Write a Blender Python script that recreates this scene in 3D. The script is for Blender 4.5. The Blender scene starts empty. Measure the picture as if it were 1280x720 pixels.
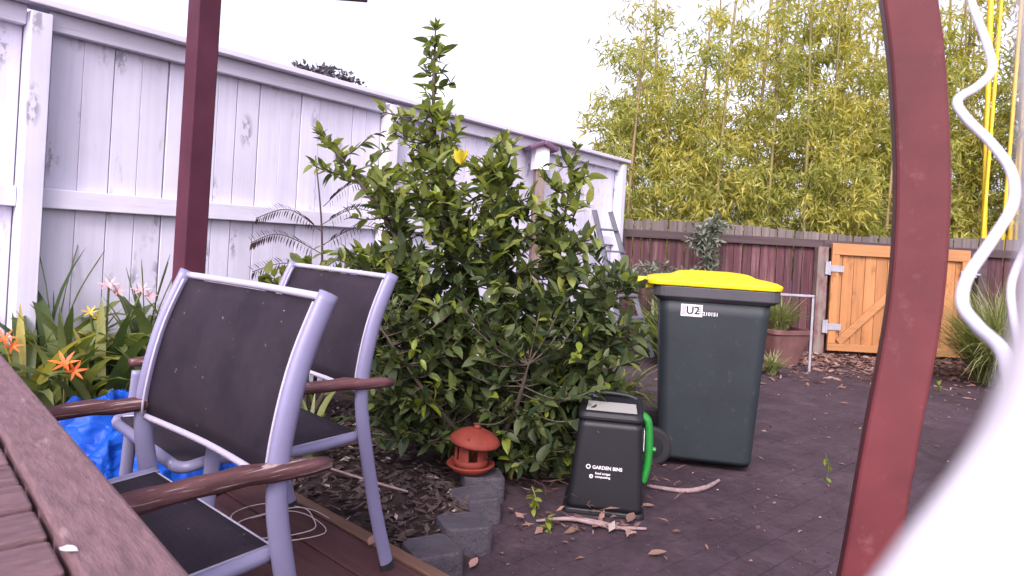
import bpy, math, random
from mathutils import Vector, Matrix, noise
R = math.radians
random.seed(7)
sc = bpy.context.scene
col = sc.collection

# ------------------------------------------------------------------ camera
F_PX, HORIZON, ROLL, CAM_H = 849.0, 303.0, 0.057, 1.12
cd = bpy.data.cameras.new('camera')
cd.sensor_width = 36.0
cd.lens = F_PX / 1280.0 * 36.0
cd.clip_start, cd.clip_end = 0.01, 3000.0
cam = bpy.data.objects.new('camera', cd)
col.objects.link(cam)
cam.location = (0, 0, CAM_H)
# looks along +Y, rolled a little; the lens axis meets the picture at y=303 of 720 (lens shift)
cam.rotation_euler = (Matrix.Rotation(R(90), 4, 'X') @ Matrix.Rotation(ROLL, 4, 'Z')).to_euler()
cd.shift_y = -(360.0 - HORIZON) / 1280.0
cd.dof.use_dof = True
cd.dof.focus_distance = 2.4
cd.dof.aperture_fstop = 12.0
sc.camera = cam

# ------------------------------------------------------------------ sky, sun, exposure
SUN_EL, SUN_AZ = 40.0, 192.0          # degrees; azimuth clockwise from +Y
w = bpy.data.worlds.new('World'); sc.world = w; w.use_nodes = True
nt = w.node_tree; nt.nodes.clear()
sky = nt.nodes.new('ShaderNodeTexSky'); sky.sky_type = 'NISHITA'; sky.sun_disc = False
sky.sun_elevation = R(SUN_EL); sky.sun_rotation = R(SUN_AZ)
sky.air_density, sky.dust_density, sky.ozone_density = 1.0, 4.0, 1.0
hsv = nt.nodes.new('ShaderNodeHueSaturation'); hsv.inputs['Saturation'].default_value = 0.35
tint = nt.nodes.new('ShaderNodeMixRGB'); tint.blend_type = 'MULTIPLY'; tint.inputs[0].default_value = 1.0
tint.inputs[2].default_value = (1.0, 0.915, 1.05, 1)
bg = nt.nodes.new('ShaderNodeBackground'); bg.inputs[1].default_value = 0.15
out = nt.nodes.new('ShaderNodeOutputWorld')
nt.links.new(sky.outputs[0], hsv.inputs['Color']); nt.links.new(hsv.outputs[0], tint.inputs[1])
nt.links.new(tint.outputs[0], bg.inputs[0]); nt.links.new(bg.outputs[0], out.inputs[0])
sd = bpy.data.lights.new('sun', 'SUN'); sd.energy = 0.8; sd.angle = R(14); sd.color = (1.0, 0.95, 0.86)
sun = bpy.data.objects.new('sun', sd); col.objects.link(sun)
az = R(SUN_AZ)
to_sun = Vector((math.sin(az) * math.cos(R(SUN_EL)), math.cos(az) * math.cos(R(SUN_EL)), math.sin(R(SUN_EL))))
sun.rotation_euler = to_sun.to_track_quat('Z', 'Y').to_euler()
vs = sc.view_settings
vs.view_transform = 'Standard'; vs.look = 'None'; vs.gamma = 1.0; vs.exposure = 1.4
vs.use_curve_mapping = False
sc.render.film_transparent = False
sc.cycles.max_bounces = 6; sc.cycles.transparent_max_bounces = 8
sc.cycles.use_denoising = True

# ------------------------------------------------------------------ helpers
def tag(o, label=None, cat=None, group=None, kind=None):
    if label: o['label'] = label
    if cat: o['category'] = cat
    if group: o['group'] = group
    if kind: o['kind'] = kind
    return o

def thing(name, loc, label, cat, group=None, rz=0.0):
    o = bpy.data.objects.new(name, None); col.objects.link(o)
    o.empty_display_size = 0.1
    o.location = loc; o.rotation_euler = (0, 0, rz)
    return tag(o, label, cat, group)

def inst(name, mesh, parent=None, mat4=None):
    o = bpy.data.objects.new(name, mesh); col.objects.link(o)
    if parent is not None: o.parent = parent
    if mat4 is not None: o.matrix_local = mat4
    return o

def copy_tree(o, parent=None):
    c = o.copy(); col.objects.link(c); c.parent = parent
    for ch in [x for x in o.children]: copy_tree(ch, c)
    return c

class MB:
    def __init__(s): s.v = []; s.f = []
    def add(s, vs_, fs):
        n = len(s.v); s.v += [tuple(v) for v in vs_]; s.f += [tuple(i + n for i in f) for f in fs]
        return s
    def hexa(s, p):           # 8 points: bottom ring 0-3 ccw, top ring 4-7
        return s.add(p, [(3, 2, 1, 0), (4, 5, 6, 7), (0, 1, 5, 4), (1, 2, 6, 5), (2, 3, 7, 6), (3, 0, 4, 7)])
    def box(s, c, d, rz=0.0, rx=0.0, ry=0.0):
        m = Matrix.Translation(c) @ Matrix.Rotation(rz, 4, 'Z') @ Matrix.Rotation(ry, 4, 'Y') @ Matrix.Rotation(rx, 4, 'X')
        x, y, z = d[0] / 2, d[1] / 2, d[2] / 2
        P = [(-x, -y, -z), (x, -y, -z), (x, y, -z), (-x, y, -z), (-x, -y, z), (x, -y, z), (x, y, z), (-x, y, z)]
        return s.hexa([m @ Vector(p) for p in P])
    def tube(s, pts, r, n=8, ref=None, cap=True):   # r: radius, list, or list of (ra, rb)
        pts = [Vector(p) for p in pts]
        k = len(pts); rs = r if isinstance(r, (list, tuple)) and len(r) == k else [r] * k
        rings = []; prev = Vector(ref) if ref else None
        for i, p in enumerate(pts):
            t = (pts[min(i + 1, k - 1)] - pts[max(i - 1, 0)]).normalized()
            if prev is None:
                prev = Vector((0, 0, 1)) if abs(t.z) < 0.9 else Vector((1, 0, 0))
            a = prev - t * prev.dot(t)
            if a.length < 1e-6: a = t.orthogonal()
            a.normalize(); b = t.cross(a); prev = a
            ra, rb = rs[i] if isinstance(rs[i], (list, tuple)) else (rs[i], rs[i])
            rings.append([p + a * (ra * math.cos(2 * math.pi * j / n)) + b * (rb * math.sin(2 * math.pi * j / n)) for j in range(n)])
        base = len(s.v)
        for g in rings: s.v += [tuple(q) for q in g]
        for i in range(k - 1):
            for j in range(n):
                a0 = base + i * n + j; a1 = base + i * n + (j + 1) % n
                s.f.append((a0, a1, a1 + n, a0 + n))
        if cap:
            s.f.append(tuple(base + j for j in reversed(range(n))))
            s.f.append(tuple(base + (k - 1) * n + j for j in range(n)))
        return s
    def lathe(s, prof, n=24, c=(0, 0, 0)):
        base = len(s.v); k = len(prof)
        for r, z in prof:
            for j in range(n):
                a = 2 * math.pi * j / n
                s.v.append((c[0] + r * math.cos(a), c[1] + r * math.sin(a), c[2] + z))
        for i in range(k - 1):
            for j in range(n):
                s.f.append((base + i * n + j, base + i * n + (j + 1) % n, base + (i + 1) * n + (j + 1) % n, base + (i + 1) * n + j))
        return s
    def mesh(s, name, mat, smooth=False):
        m = bpy.data.meshes.new(name); m.from_pydata(s.v, [], s.f); m.materials.append(mat)
        if smooth: m.polygons.foreach_set('use_smooth', [True] * len(m.polygons))
        m.update(); return m
    def build(s, name, mat, parent=None, smooth=False, bevel=0.0, segs=2, subsurf=0):
        o = inst(name, s.mesh(name, mat, smooth), parent)
        if bevel:
            b = o.modifiers.new('bevel', 'BEVEL'); b.width = bevel; b.segments = segs; b.limit_method = 'ANGLE'; b.angle_limit = R(40)
        if subsurf:
            b = o.modifiers.new('sub', 'SUBSURF'); b.levels = subsurf; b.render_levels = subsurf
        return o

def spline(pts, n):           # Catmull-Rom through pts
    pts = [Vector(p) for p in pts]; o = []
    for i in range(len(pts) - 1):
        p0, p1, p2, p3 = pts[max(i - 1, 0)], pts[i], pts[i + 1], pts[min(i + 2, len(pts) - 1)]
        for k in range(n):
            t = k / n
            o.append(0.5 * ((2 * p1) + (p2 - p0) * t + (2 * p0 - 5 * p1 + 4 * p2 - p3) * t * t + (3 * p1 - p0 - 3 * p2 + p3) * t ** 3))
    o.append(pts[-1]); return o

# ------------------------------------------------------------------ materials
class N:
    def __init__(s, name):
        s.m = bpy.data.materials.new(name); s.m.use_nodes = True
        s.t = s.m.node_tree; s.b = s.t.nodes['Principled BSDF']; s.o = s.t.nodes['Material Output']
        s._c = None
    def n(s, kind, **kw):
        x = s.t.nodes.new('ShaderNode' + kind)
        for k, v in kw.items(): setattr(x, k, v)
        return x
    def l(s, a, b): s.t.links.new(a, b)
    def coords(s, scale=(1, 1, 1), jitter=True):
        tc = s.n('TexCoord'); mp = s.n('Mapping'); mp.inputs['Scale'].default_value = scale
        if jitter:
            oi = s.n('ObjectInfo'); mu = s.n('VectorMath', operation='MULTIPLY'); mu.inputs[1].default_value = (37, 53, 71)
            s.l(oi.outputs['Random'], mu.inputs[0]); ad = s.n('VectorMath', operation='ADD')
            s.l(tc.outputs['Object'], ad.inputs[0]); s.l(mu.outputs[0], ad.inputs[1]); s.l(ad.outputs[0], mp.inputs[0])
        else: s.l(tc.outputs['Object'], mp.inputs[0])
        return mp.outputs[0]
    def noise(s, vec, scale, detail=6, rough=0.6):
        x = s.n('TexNoise'); x.inputs['Scale'].default_value = scale; x.inputs['Detail'].default_value = detail
        x.inputs['Roughness'].default_value = rough; s.l(vec, x.inputs['Vector']); return x.outputs[0]
    def ramp(s, fac, stops):
        x = s.n('ValToRGB'); e = x.color_ramp.elements
        while len(e) > 1: e.remove(e[-1])
        e[0].position, e[0].color = stops[0][0], (*stops[0][1], 1)
        for p, c in stops[1:]:
            q = e.new(p); q.color = (*c, 1)
        s.l(fac, x.inputs[0]); return x.outputs[0]
    def mix(s, fac, a, b, mode='MIX'):
        x = s.n('MixRGB', blend_type=mode)
        for i, v in ((0, fac), (1, a), (2, b)):
            if isinstance(v, (int, float)): x.inputs[i].default_value = v
            elif isinstance(v, tuple): x.inputs[i].default_value = (*v, 1)
            else: s.l(v, x.inputs[i])
        return x.outputs[0]
    def math(s, op, a, b=0.0):
        x = s.n('Math', operation=op)
        for i, v in enumerate((a, b)):
            if isinstance(v, (int, float)): x.inputs[i].default_value = v
            else: s.l(v, x.inputs[i])
        return x.outputs[0]
    def bump(s, h, strength=0.3, dist=0.01):
        x = s.n('Bump'); x.inputs['Strength'].default_value = strength; x.inputs['Distance'].default_value = dist
        s.l(h, x.inputs['Height']); s.l(x.outputs[0], s.b.inputs['Normal'])
    def done(s, colour=None, rough=0.6, metal=0.0, spec=0.4):
        if colour is not None:
            if isinstance(colour, tuple): s.b.inputs['Base Color'].default_value = (*colour, 1)
            else: s.l(colour, s.b.inputs['Base Color'])
        if isinstance(rough, float): s.b.inputs['Roughness'].default_value = rough
        else: s.l(rough, s.b.inputs['Roughness'])
        s.b.inputs['Metallic'].default_value = metal
        s.b.inputs['Specular IOR Level'].default_value = spec
        return s.m

def sc3(c, k): return tuple(min(1, x * k) for x in c)

def timber(name, base, grain=(30, 30, 1.5), var=0.35, bump=0.35, rough=0.75, tonevar=0.25, knots=0.0, wear=None, wearlim=(0.58, 0.66)):
    """painted or bare timber: streaks along one axis, tone differs from piece to piece, knots and worn patches"""
    m = N(name); v = m.coords(grain)
    g = m.noise(v, 1.0, 8, 0.65)
    c = m.ramp(g, [(0.25, sc3(base, 1 - var)), (0.55, base), (0.85, sc3(base, 1 + var * 0.5))])
    v2 = m.coords((1, 1, 1)); big = m.noise(v2, 2.3, 4)
    c = m.mix(0.5, c, m.ramp(big, [(0.3, (0.72,) * 3), (0.7, (1.0,) * 3)]), 'MULTIPLY')
    oi = m.n('ObjectInfo'); tone = m.ramp(oi.outputs['Random'], [(0, (1 - tonevar,) * 3), (1, (1.0,) * 3)])
    c = m.mix(1.0, c, tone, 'MULTIPLY')
    h = g
    if knots:
        vk = m.coords((7, 7, 2.6)); vo = m.n('TexVoronoi'); vo.inputs['Scale'].default_value = 1.0
        wob = m.mix(0.12, vk, m.n('TexNoise').outputs['Color']); m.l(vk, vo.inputs['Vector'])
        kn = m.math('MULTIPLY', m.ramp(vo.outputs['Distance'], [(0.17, (1,) * 3), (0.33, (0,) * 3)]), m.ramp(m.noise(m.coords((34, 34, 16)), 1.0), [(0.46, (0,) * 3), (0.55, (1,) * 3)]))
        c = m.mix(m.math('MULTIPLY', kn, knots), c, sc3(base, 0.33))
    if wear:
        wn = m.noise(m.coords((grain[0] * 0.5, grain[1] * 0.5, grain[2] * 2.5)), 1.0, 8, 0.7)
        c = m.mix(m.ramp(wn, [(wearlim[0], (0,) * 3), (wearlim[1], (1,) * 3)]), c, wear)
    m.bump(h, bump, 0.004)
    return m.done(c, rough)

def paint(name, base, rough=0.45, var=0.1, bump=0.0, metal=0.0, scale=8.0, spec=0.4, dust=None):
    m = N(name); v = m.coords()
    n1 = m.noise(v, scale, 6); c = m.ramp(n1, [(0.3, sc3(base, 1 - var)), (0.7, sc3(base, 1 + var * 0.5))])
    if dust:
        d = m.noise(v, scale * 6, 4, 0.7); c = m.mix(m.ramp(d, [(0.6, (0,) * 3), (0.72, (0.8,) * 3)]), c, dust)
    if bump: m.bump(m.noise(v, 160, 3), bump, 0.002)
    return m.done(c, rough, metal, spec)

def leafmat(name, dark, light, trans=0.3, rough=0.45, tcol=None, bright=None, bright_at=0.9):
    """leaves: each one gets its own tone; part of the light passes through"""
    m = N(name)
    ge = m.n('NewGeometry'); oi = m.n('ObjectInfo')
    r = m.math('FRACT', m.math('ADD', ge.outputs['Random Per Island'], m.math('MULTIPLY', oi.outputs['Random'], 7.31)))
    st = [(0.0, dark), (bright_at, light)]
    if bright: st += [(min(bright_at + 0.04, 1.0), bright)]
    c = m.ramp(r, st)
    c = m.mix(0.35, c, m.ramp(m.noise(m.coords((1, 1, 1)), 30, 3), [(0.35, (0.6,) * 3), (0.65, (1.0,) * 3)]), 'MULTIPLY')
    m.done(c, rough, 0.0, 0.45)
    tr = m.n('BsdfTranslucent'); mx = m.n('MixShader'); mx.inputs[0].default_value = trans
    tc = m.mix(1.0, c, tcol or (1.25, 1.35, 0.6), 'MULTIPLY'); m.l(tc, tr.inputs['Color'])
    m.l(m.b.outputs[0], mx.inputs[1]); m.l(tr.outputs[0], mx.inputs[2]); m.l(mx.outputs[0], m.o.inputs['Surface'])
    return m.m

M = {}
M['white_wood'] = timber('white_painted_timber', (0.71, 0.69, 0.82), (26, 26, 1.1), 0.12, 0.3, 0.6, 0.10, knots=0.8, wear=(0.48, 0.45, 0.50), wearlim=(0.63, 0.70))
M['white_rail'] = timber('white_painted_rail', (0.69, 0.665, 0.78), (3, 3, 22), 0.10, 0.25, 0.6, 0.06, wear=(0.52, 0.47, 0.50), wearlim=(0.60, 0.68))
M['post_red'] = paint('dark_red_painted_timber', (0.118, 0.022, 0.027), 0.55, 0.4, 0.05, scale=4, spec=0.3, dust=(0.15, 0.045, 0.052))
M['post_plum'] = paint('plum_painted_timber', (0.075, 0.020, 0.036), 0.6, 0.25, 0.1, scale=5, spec=0.2)
M['table'] = timber('worn_mauve_table_paint', (0.185, 0.11, 0.122), (26, 110, 110), 0.45, 1.0, 0.6, 0.22, wear=(0.26, 0.18, 0.18), wearlim=(0.60, 0.68))
M['arm'] = timber('weathered_chair_arm', (0.125, 0.058, 0.062), (6, 50, 50), 0.7, 1.0, 0.75, 0.1, wear=(0.34, 0.26, 0.26), wearlim=(0.56, 0.62))
M['deck'] = timber('stained_deck_board', (0.090, 0.040, 0.043), (3, 40, 40), 0.4, 0.6, 0.65, 0.3)
M['deck_edge'] = timber('deck_edge_timber', (0.15, 0.078, 0.055), (3, 40, 40), 0.4, 0.6, 0.65, 0.1)
M['gate'] = timber('new_orange_gate_timber', (0.44, 0.195, 0.072), (28, 28, 1.6), 0.3, 0.25, 0.6, 0.22, knots=0.6)
M['gate_h'] = timber('new_orange_gate_rail', (0.44, 0.205, 0.080), (1.6, 28, 28), 0.3, 0.25, 0.6, 0.15)
M['pale_post'] = timber('weathered_pale_post', (0.22, 0.17, 0.15), (20, 20, 1.5), 0.5, 0.5, 0.8, 0.1, wear=(0.13, 0.06, 0.06), wearlim=(0.5, 0.6))
M['old_rail'] = timber('weathered_fence_rail', (0.075, 0.05, 0.052), (1.2, 25, 25), 0.5, 0.5, 0.8, 0.2)
M['lav_metal'] = paint('lavender_grey_powder_coat', (0.20, 0.19, 0.31), 0.38, 0.08, 0.05, scale=12, spec=0.5)
M['piping'] = paint('pale_piping', (0.40, 0.37, 0.47), 0.5, 0.05)
M['soil'] = paint('dark_soil', (0.045, 0.030, 0.030), 0.95, 0.5, 0.9, scale=14, spec=0.1)
M['bark'] = timber('citrus_bark', (0.085, 0.065, 0.048), (40, 40, 6), 0.5, 0.8, 0.85, 0.0)
M['yellow'] = paint('yellow_lid_plastic', (0.72, 0.53, 0.008), 0.42, 0.14, 0.1, spec=0.4, scale=5, dust=(0.62, 0.46, 0.05))
M['bin'] = paint('dark_green_bin_plastic', (0.018, 0.024, 0.029), 0.55, 0.2, 0.35, scale=4, spec=0.35, dust=(0.042, 0.045, 0.05))
M['rim'] = paint('grey_bin_rim_plastic', (0.05, 0.048, 0.056), 0.5, 0.15, 0.2, spec=0.4)
M['black'] = paint('black_plastic', (0.009, 0.009, 0.012), 0.5, 0.2, 0.25, spec=0.35)
M['rubber'] = paint('black_rubber', (0.016, 0.015, 0.017), 0.75, 0.2, 0.2)
M['white_print'] = paint('white_print', (0.62, 0.61, 0.64), 0.5, 0.1)
M['sticker'] = paint('white_sticker', (0.72, 0.70, 0.74), 0.4, 0.08, scale=60)
M['ink'] = paint('black_ink', (0.02, 0.02, 0.025), 0.5, 0.1)
M['green'] = paint('green_plastic_handle', (0.015, 0.19, 0.03), 0.45, 0.1)
M['terra'] = paint('red_terracotta', (0.19, 0.030, 0.018), 0.75, 0.3, 0.4, scale=12)
M['pot'] = paint('brown_clay_pot', (0.15, 0.07, 0.066), 0.75, 0.3, 0.4, scale=7)
M['zinc'] = paint('galvanised_steel', (0.36, 0.36, 0.40), 0.45, 0.2, metal=0.4)
M['alu'] = paint('dull_aluminium', (0.13, 0.13, 0.155), 0.55, 0.25)
M['cable'] = paint('white_plastic_cable', (0.80, 0.76, 0.80), 0.4, 0.03)
M['cord'] = paint('lavender_white_cord', (0.60, 0.57, 0.66), 0.4, 0.05)
M['roofcap'] = paint('plum_birdhouse_roof', (0.11, 0.05, 0.10), 0.5, 0.2)
M['housewall'] = paint('white_birdhouse_wall', (0.72, 0.70, 0.74), 0.6, 0.1)
M['stick'] = paint('pale_dry_stick', (0.26, 0.18, 0.18), 0.7, 0.3, scale=30)
M['string'] = paint('pale_string', (0.5, 0.42, 0.40), 0.8, 0.1)
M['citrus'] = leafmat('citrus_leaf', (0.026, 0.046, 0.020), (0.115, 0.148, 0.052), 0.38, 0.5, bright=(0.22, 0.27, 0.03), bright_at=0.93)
M['citrus_top'] = leafmat('brightened_citrus_leaf', (0.075, 0.11, 0.030), (0.29, 0.33, 0.09), 0.48, 0.5, bright=(0.30, 0.32, 0.06), bright_at=0.9)  # glare on the upper citrus crown is put into these lighter greens
M['citrus_new'] = leafmat('new_citrus_leaf', (0.15, 0.22, 0.03), (0.26, 0.30, 0.04), 0.35, 0.4)
M['yellow_leaf'] = leafmat('yellow_citrus_leaf', (0.55, 0.45, 0.03), (0.62, 0.52, 0.04), 0.4, 0.4)
M['bamboo'] = leafmat('bamboo_leaf', (0.32, 0.31, 0.058), (0.62, 0.56, 0.15), 0.52, 0.45, tcol=(1.25, 1.3, 0.65))
M['bamboo_green'] = leafmat('green_bamboo_leaf', (0.23, 0.25, 0.058), (0.50, 0.48, 0.14), 0.52, 0.45, tcol=(1.2, 1.35, 0.65))
M['culm'] = timber('olive_bamboo_culm', (0.25, 0.21, 0.07), (10, 10, 3), 0.3, 0.1, 0.45, 0.35)
M['culm_tan'] = timber('tan_bamboo_culm', (0.38, 0.27, 0.13), (10, 10, 3), 0.3, 0.1, 0.45, 0.35)
M['culm_yellow'] = timber('yellow_bamboo_culm', (0.72, 0.50, 0.03), (10, 10, 3), 0.2, 0.1, 0.4, 0.15)
M['strap'] = leafmat('strap_leaf', (0.055, 0.09, 0.036), (0.20, 0.23, 0.075), 0.38, 0.45, bright=(0.42, 0.36, 0.09), bright_at=0.86)
M['petal_o'] = leafmat('orange_petal', (0.75, 0.13, 0.03), (0.85, 0.22, 0.05), 0.3, 0.5, tcol=(1, 0.8, 0.6))
M['petal_p'] = leafmat('pink_petal', (0.72, 0.36, 0.40), (0.80, 0.48, 0.50), 0.3, 0.5, tcol=(1, 0.9, 0.9))
M['petal_y'] = leafmat('yellow_flower_petal', (0.70, 0.45, 0.05), (0.78, 0.55, 0.08), 0.3, 0.5, tcol=(1, 0.9, 0.6))
M['dry'] = leafmat('dry_brown_frond', (0.045, 0.030, 0.032), (0.10, 0.06, 0.055), 0.15, 0.7, tcol=(1, 0.9, 0.8))
M['olive'] = leafmat('grey_green_leaf', (0.11, 0.13, 0.095), (0.24, 0.26, 0.20), 0.2, 0.5, tcol=(1.1, 1.1, 0.9))
M['farleaf'] = leafmat('far_plum_leaf', (0.09, 0.08, 0.10), (0.16, 0.15, 0.16), 0.2, 0.6, tcol=(1, 1, 1))
M['grass'] = leafmat('tussock_blade', (0.13, 0.16, 0.055), (0.34, 0.35, 0.16), 0.35, 0.5)
M['litter'] = leafmat('dry_leaf_litter', (0.10, 0.05, 0.038), (0.32, 0.18, 0.145), 0.1, 0.8, tcol=(1, 0.9, 0.8), bright=(0.36, 0.29, 0.26), bright_at=0.93)
M['needles'] = leafmat('brown_needles', (0.05, 0.026, 0.022), (0.16, 0.085, 0.065), 0.1, 0.8, tcol=(1, .9, .8))
M['grit'] = leafmat('soil_crumbs', (0.030, 0.020, 0.022), (0.10, 0.07, 0.07), 0.0, 0.9, tcol=(1, 1, 1), bright=(0.26, 0.21, 0.2), bright_at=0.93)
M['chips'] = leafmat('bark_chips', (0.035, 0.024, 0.024), (0.10, 0.065, 0.058), 0.02, 0.9, tcol=(1, 1, 1), bright=(0.36, 0.28, 0.25), bright_at=0.93)

for k in ('arm', 'table', 'deck'): M[k].node_tree.nodes['Principled BSDF'].inputs['Specular IOR Level'].default_value = 0.15
# concrete edging blocks
m = N('grey_concrete_block'); v = m.coords()
c = m.ramp(m.noise(v, 12, 8, 0.7), [(0.3, (0.050, 0.043, 0.055)), (0.7, (0.095, 0.083, 0.10))]); m.bump(m.math('ADD', m.noise(v, 90, 6), m.noise(v, 14, 4)), 0.9, 0.01)
M['block'] = m.done(c, 0.9, 0, 0.2)
# ground: dark, worn, stained paving
m = N('dark_worn_paving'); v = m.coords(jitter=False)
big = m.noise(v, 0.9, 6, 0.6); fine = m.noise(v, 28, 8, 0.7); mid = m.noise(v, 5, 6, 0.65)
c = m.ramp(big, [(0.3, (0.044, 0.028, 0.037)), (0.55, (0.067, 0.044, 0.056)), (0.75, (0.084, 0.057, 0.070))])
c = m.mix(0.7, c, m.ramp(mid, [(0.35, (0.62, 0.60, 0.60)), (0.65, (1.08, 1.05, 1.05))]), 'MULTIPLY')
c = m.mix(0.6, c, m.ramp(fine, [(0.3, (0.55,) * 3), (0.65, (1.12,) * 3)]), 'MULTIPLY')
c = m.mix(m.ramp(m.noise(v, 60, 3, 0.8), [(0.69, (0,) * 3), (0.76, (0.6,) * 3)]), c, (0.15, 0.11, 0.11))
cr = m.n('TexVoronoi', feature='DISTANCE_TO_EDGE'); cr.inputs['Scale'].default_value = 1.3
wv = m.n('VectorMath', operation='ADD'); nn = m.n('TexNoise'); nn.inputs['Scale'].default_value = 4; m.l(v, nn.inputs['Vector'])
m.l(v, wv.inputs[0]); m.l(nn.outputs['Color'], wv.inputs[1]); m.l(wv.outputs[0], cr.inputs['Vector'])
st = m.noise(v, 1.7, 5, 0.75); c = m.mix(m.ramp(st, [(0.54, (0,) * 3), (0.68, (0.40,) * 3)]), c, (0.024, 0.017, 0.021))
st2 = m.noise(v, 3.1, 6, 0.8); c = m.mix(m.ramp(st2, [(0.54, (0,) * 3), (0.72, (0.45,) * 3)]), c, (0.12, 0.085, 0.088))
crack = m.ramp(cr.outputs['Distance'], [(0.0, (0.45,) * 3), (0.012, (1,) * 3)])
c = m.mix(0.5, c, crack, 'MULTIPLY')
rot = m.n('Mapping'); rot.inputs['Rotation'].default_value = (0, 0, R(-42)); m.l(v, rot.inputs[0])
bk = m.n('TexBrick'); bk.inputs['Scale'].default_value = 1.0; bk.inputs['Brick Width'].default_value = 0.23; bk.inputs['Row Height'].default_value = 0.115
bk.inputs['Mortar Size'].default_value = 0.005; bk.inputs['Mortar Smooth'].default_value = 0.6
bk.inputs['Color1'].default_value = (1, 1, 1, 1); bk.inputs['Color2'].default_value = (.86, .86, .88, 1); bk.inputs['Mortar'].default_value = (.35, .33, .34, 1); m.l(rot.outputs[0], bk.inputs[0])
c = m.mix(m.ramp(m.noise(v, 1.3, 4), [(0.35, (0.08,) * 3), (0.65, (0.62,) * 3)]), c, bk.outputs[0], 'MULTIPLY')
m.bump(m.math('ADD', fine, m.math('MULTIPLY', mid, 1.0)), 0.40, 0.010)
M['ground'] = m.done(c, m.ramp(big, [(0.3, (0.7,) * 3), (0.7, (0.92,) * 3)]), 0, 0.25)
# red paling: painted below the rail, bare grey timber above it
def paling_mat():
    m = N('red_paling'); v = m.coords((26, 26, 1.3)); g = m.noise(v, 1, 8, 0.7)
    red = m.ramp(g, [(0.28, (0.035, 0.012, 0.017)), (0.52, (0.095, 0.032, 0.041)), (0.72, (0.22, 0.13, 0.125))])
    bare = m.ramp(g, [(0.25, (0.055, 0.04, 0.042)), (0.7, (0.20, 0.16, 0.15))])
    tc = m.n('TexCoord'); sx = m.n('SeparateXYZ'); m.l(tc.outputs['Object'], sx.inputs[0])
    c = m.mix(m.ramp(sx.outputs[2], [(0.0, (0,) * 3), (1.0, (1,) * 3)]), red, bare)
    zz = m.n('Math', operation='GREATER_THAN'); zz.inputs[1].default_value = 1.28; m.l(sx.outputs[2], zz.inputs[0])
    c = m.mix(zz.outputs[0], red, bare)
    oi = m.n('ObjectInfo'); c = m.mix(1.0, c, m.ramp(oi.outputs['Random'], [(0, (0.55, 0.6, 0.6)), (1, (1.05,) * 3)]), 'MULTIPLY')
    m.bump(g, 0.5, 0.004); return m.done(c, 0.75)
M['paling'] = paling_mat()
# sling fabric: fine woven mesh with dust
m = N('dark_woven_sling'); v = m.coords(jitter=True)
wx = m.n('TexWave', wave_type='BANDS', bands_direction='Y'); wx.inputs['Scale'].default_value = 180; m.l(v, wx.inputs[0])
wz = m.n('TexWave', wave_type='BANDS', bands_direction='Z'); wz.inputs['Scale'].default_value = 180; m.l(v, wz.inputs[0])
wea = m.math('MULTIPLY', wx.outputs[1], wz.outputs[1])
c = m.mix(m.ramp(m.noise(v, 7, 6, 0.7), [(0.35, (0,) * 3), (0.75, (1,) * 3)]), (0.015, 0.0105, 0.018), (0.033, 0.023, 0.033))
c = m.mix(m.ramp(m.noise(v, 70, 2, 0.5), [(0.72, (0,) * 3), (0.80, (0.7,) * 3)]), c, (0.30, 0.27, 0.30))
m.bump(wea, 0.3, 0.002); M['sling'] = m.done(c, 0.75, 0, 0.2)
# tarpaulin
m = N('blue_tarpaulin'); v = m.coords(jitter=False)
c = m.ramp(m.noise(v, 6, 5), [(0.3, (0.003, 0.035, 0.27)), (0.7, (0.006, 0.085, 0.46))])
rg = m.n('TexVoronoi', feature='DISTANCE_TO_EDGE'); rg.inputs['Scale'].default_value = 4.5
wv = m.n('VectorMath', operation='ADD'); nn = m.n('TexNoise'); nn.inputs['Scale'].default_value = 5; m.l(v, nn.inputs['Vector']); m.l(v, wv.inputs[0]); wm = m.n('VectorMath', operation='SCALE'); wm.inputs['Scale'].default_value = 0.22; m.l(nn.outputs['Color'], wm.inputs[0]); m.l(wm.outputs[0], wv.inputs[1]); m.l(wv.outputs[0], rg.inputs['Vector'])
r2 = m.n('TexVoronoi', feature='DISTANCE_TO_EDGE'); r2.inputs['Scale'].default_value = 15.0; m.l(wv.outputs[0], r2.inputs['Vector'])
m.bump(m.math('ADD', rg.outputs['Distance'], m.math('MULTIPLY', r2.outputs['Distance'], 0.35)), 0.55, 0.10)
M['tarp'] = m.done(c, 0.48, 0, 0.25)
# clear lid window
m = N('clear_lid_window'); m.done((0.30, 0.29, 0.28), 0.2, 0.0, 0.6); M['clear'] = m.m

# ------------------------------------------------------------------ setting: ground
def ground():
    b = MB(); n = 24; S = 600.0
    b.add([(-S, -S, 0), (S, -S, 0), (S, S, 0), (-S, S, 0)], [(0, 1, 2, 3)])
    return tag(b.build('ground', M['ground']), 'dark worn paving covering the yard', None, None, 'structure')
ground()

# deck: boards parallel to its outer edge
E0 = Vector((-0.703, 2.527, 0)); ED = Vector((0.745, -0.667, 0)); EN = Vector((-0.667, -0.745, 0))   # EN points into the deck
DZ = 0.12
eyaw = math.atan2(ED.y, ED.x)
deck = thing('deck', (E0.x, E0.y, 0), 'low reddish brown timber deck under the chairs and table', None, None, eyaw)
deck['kind'] = 'structure'
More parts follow.
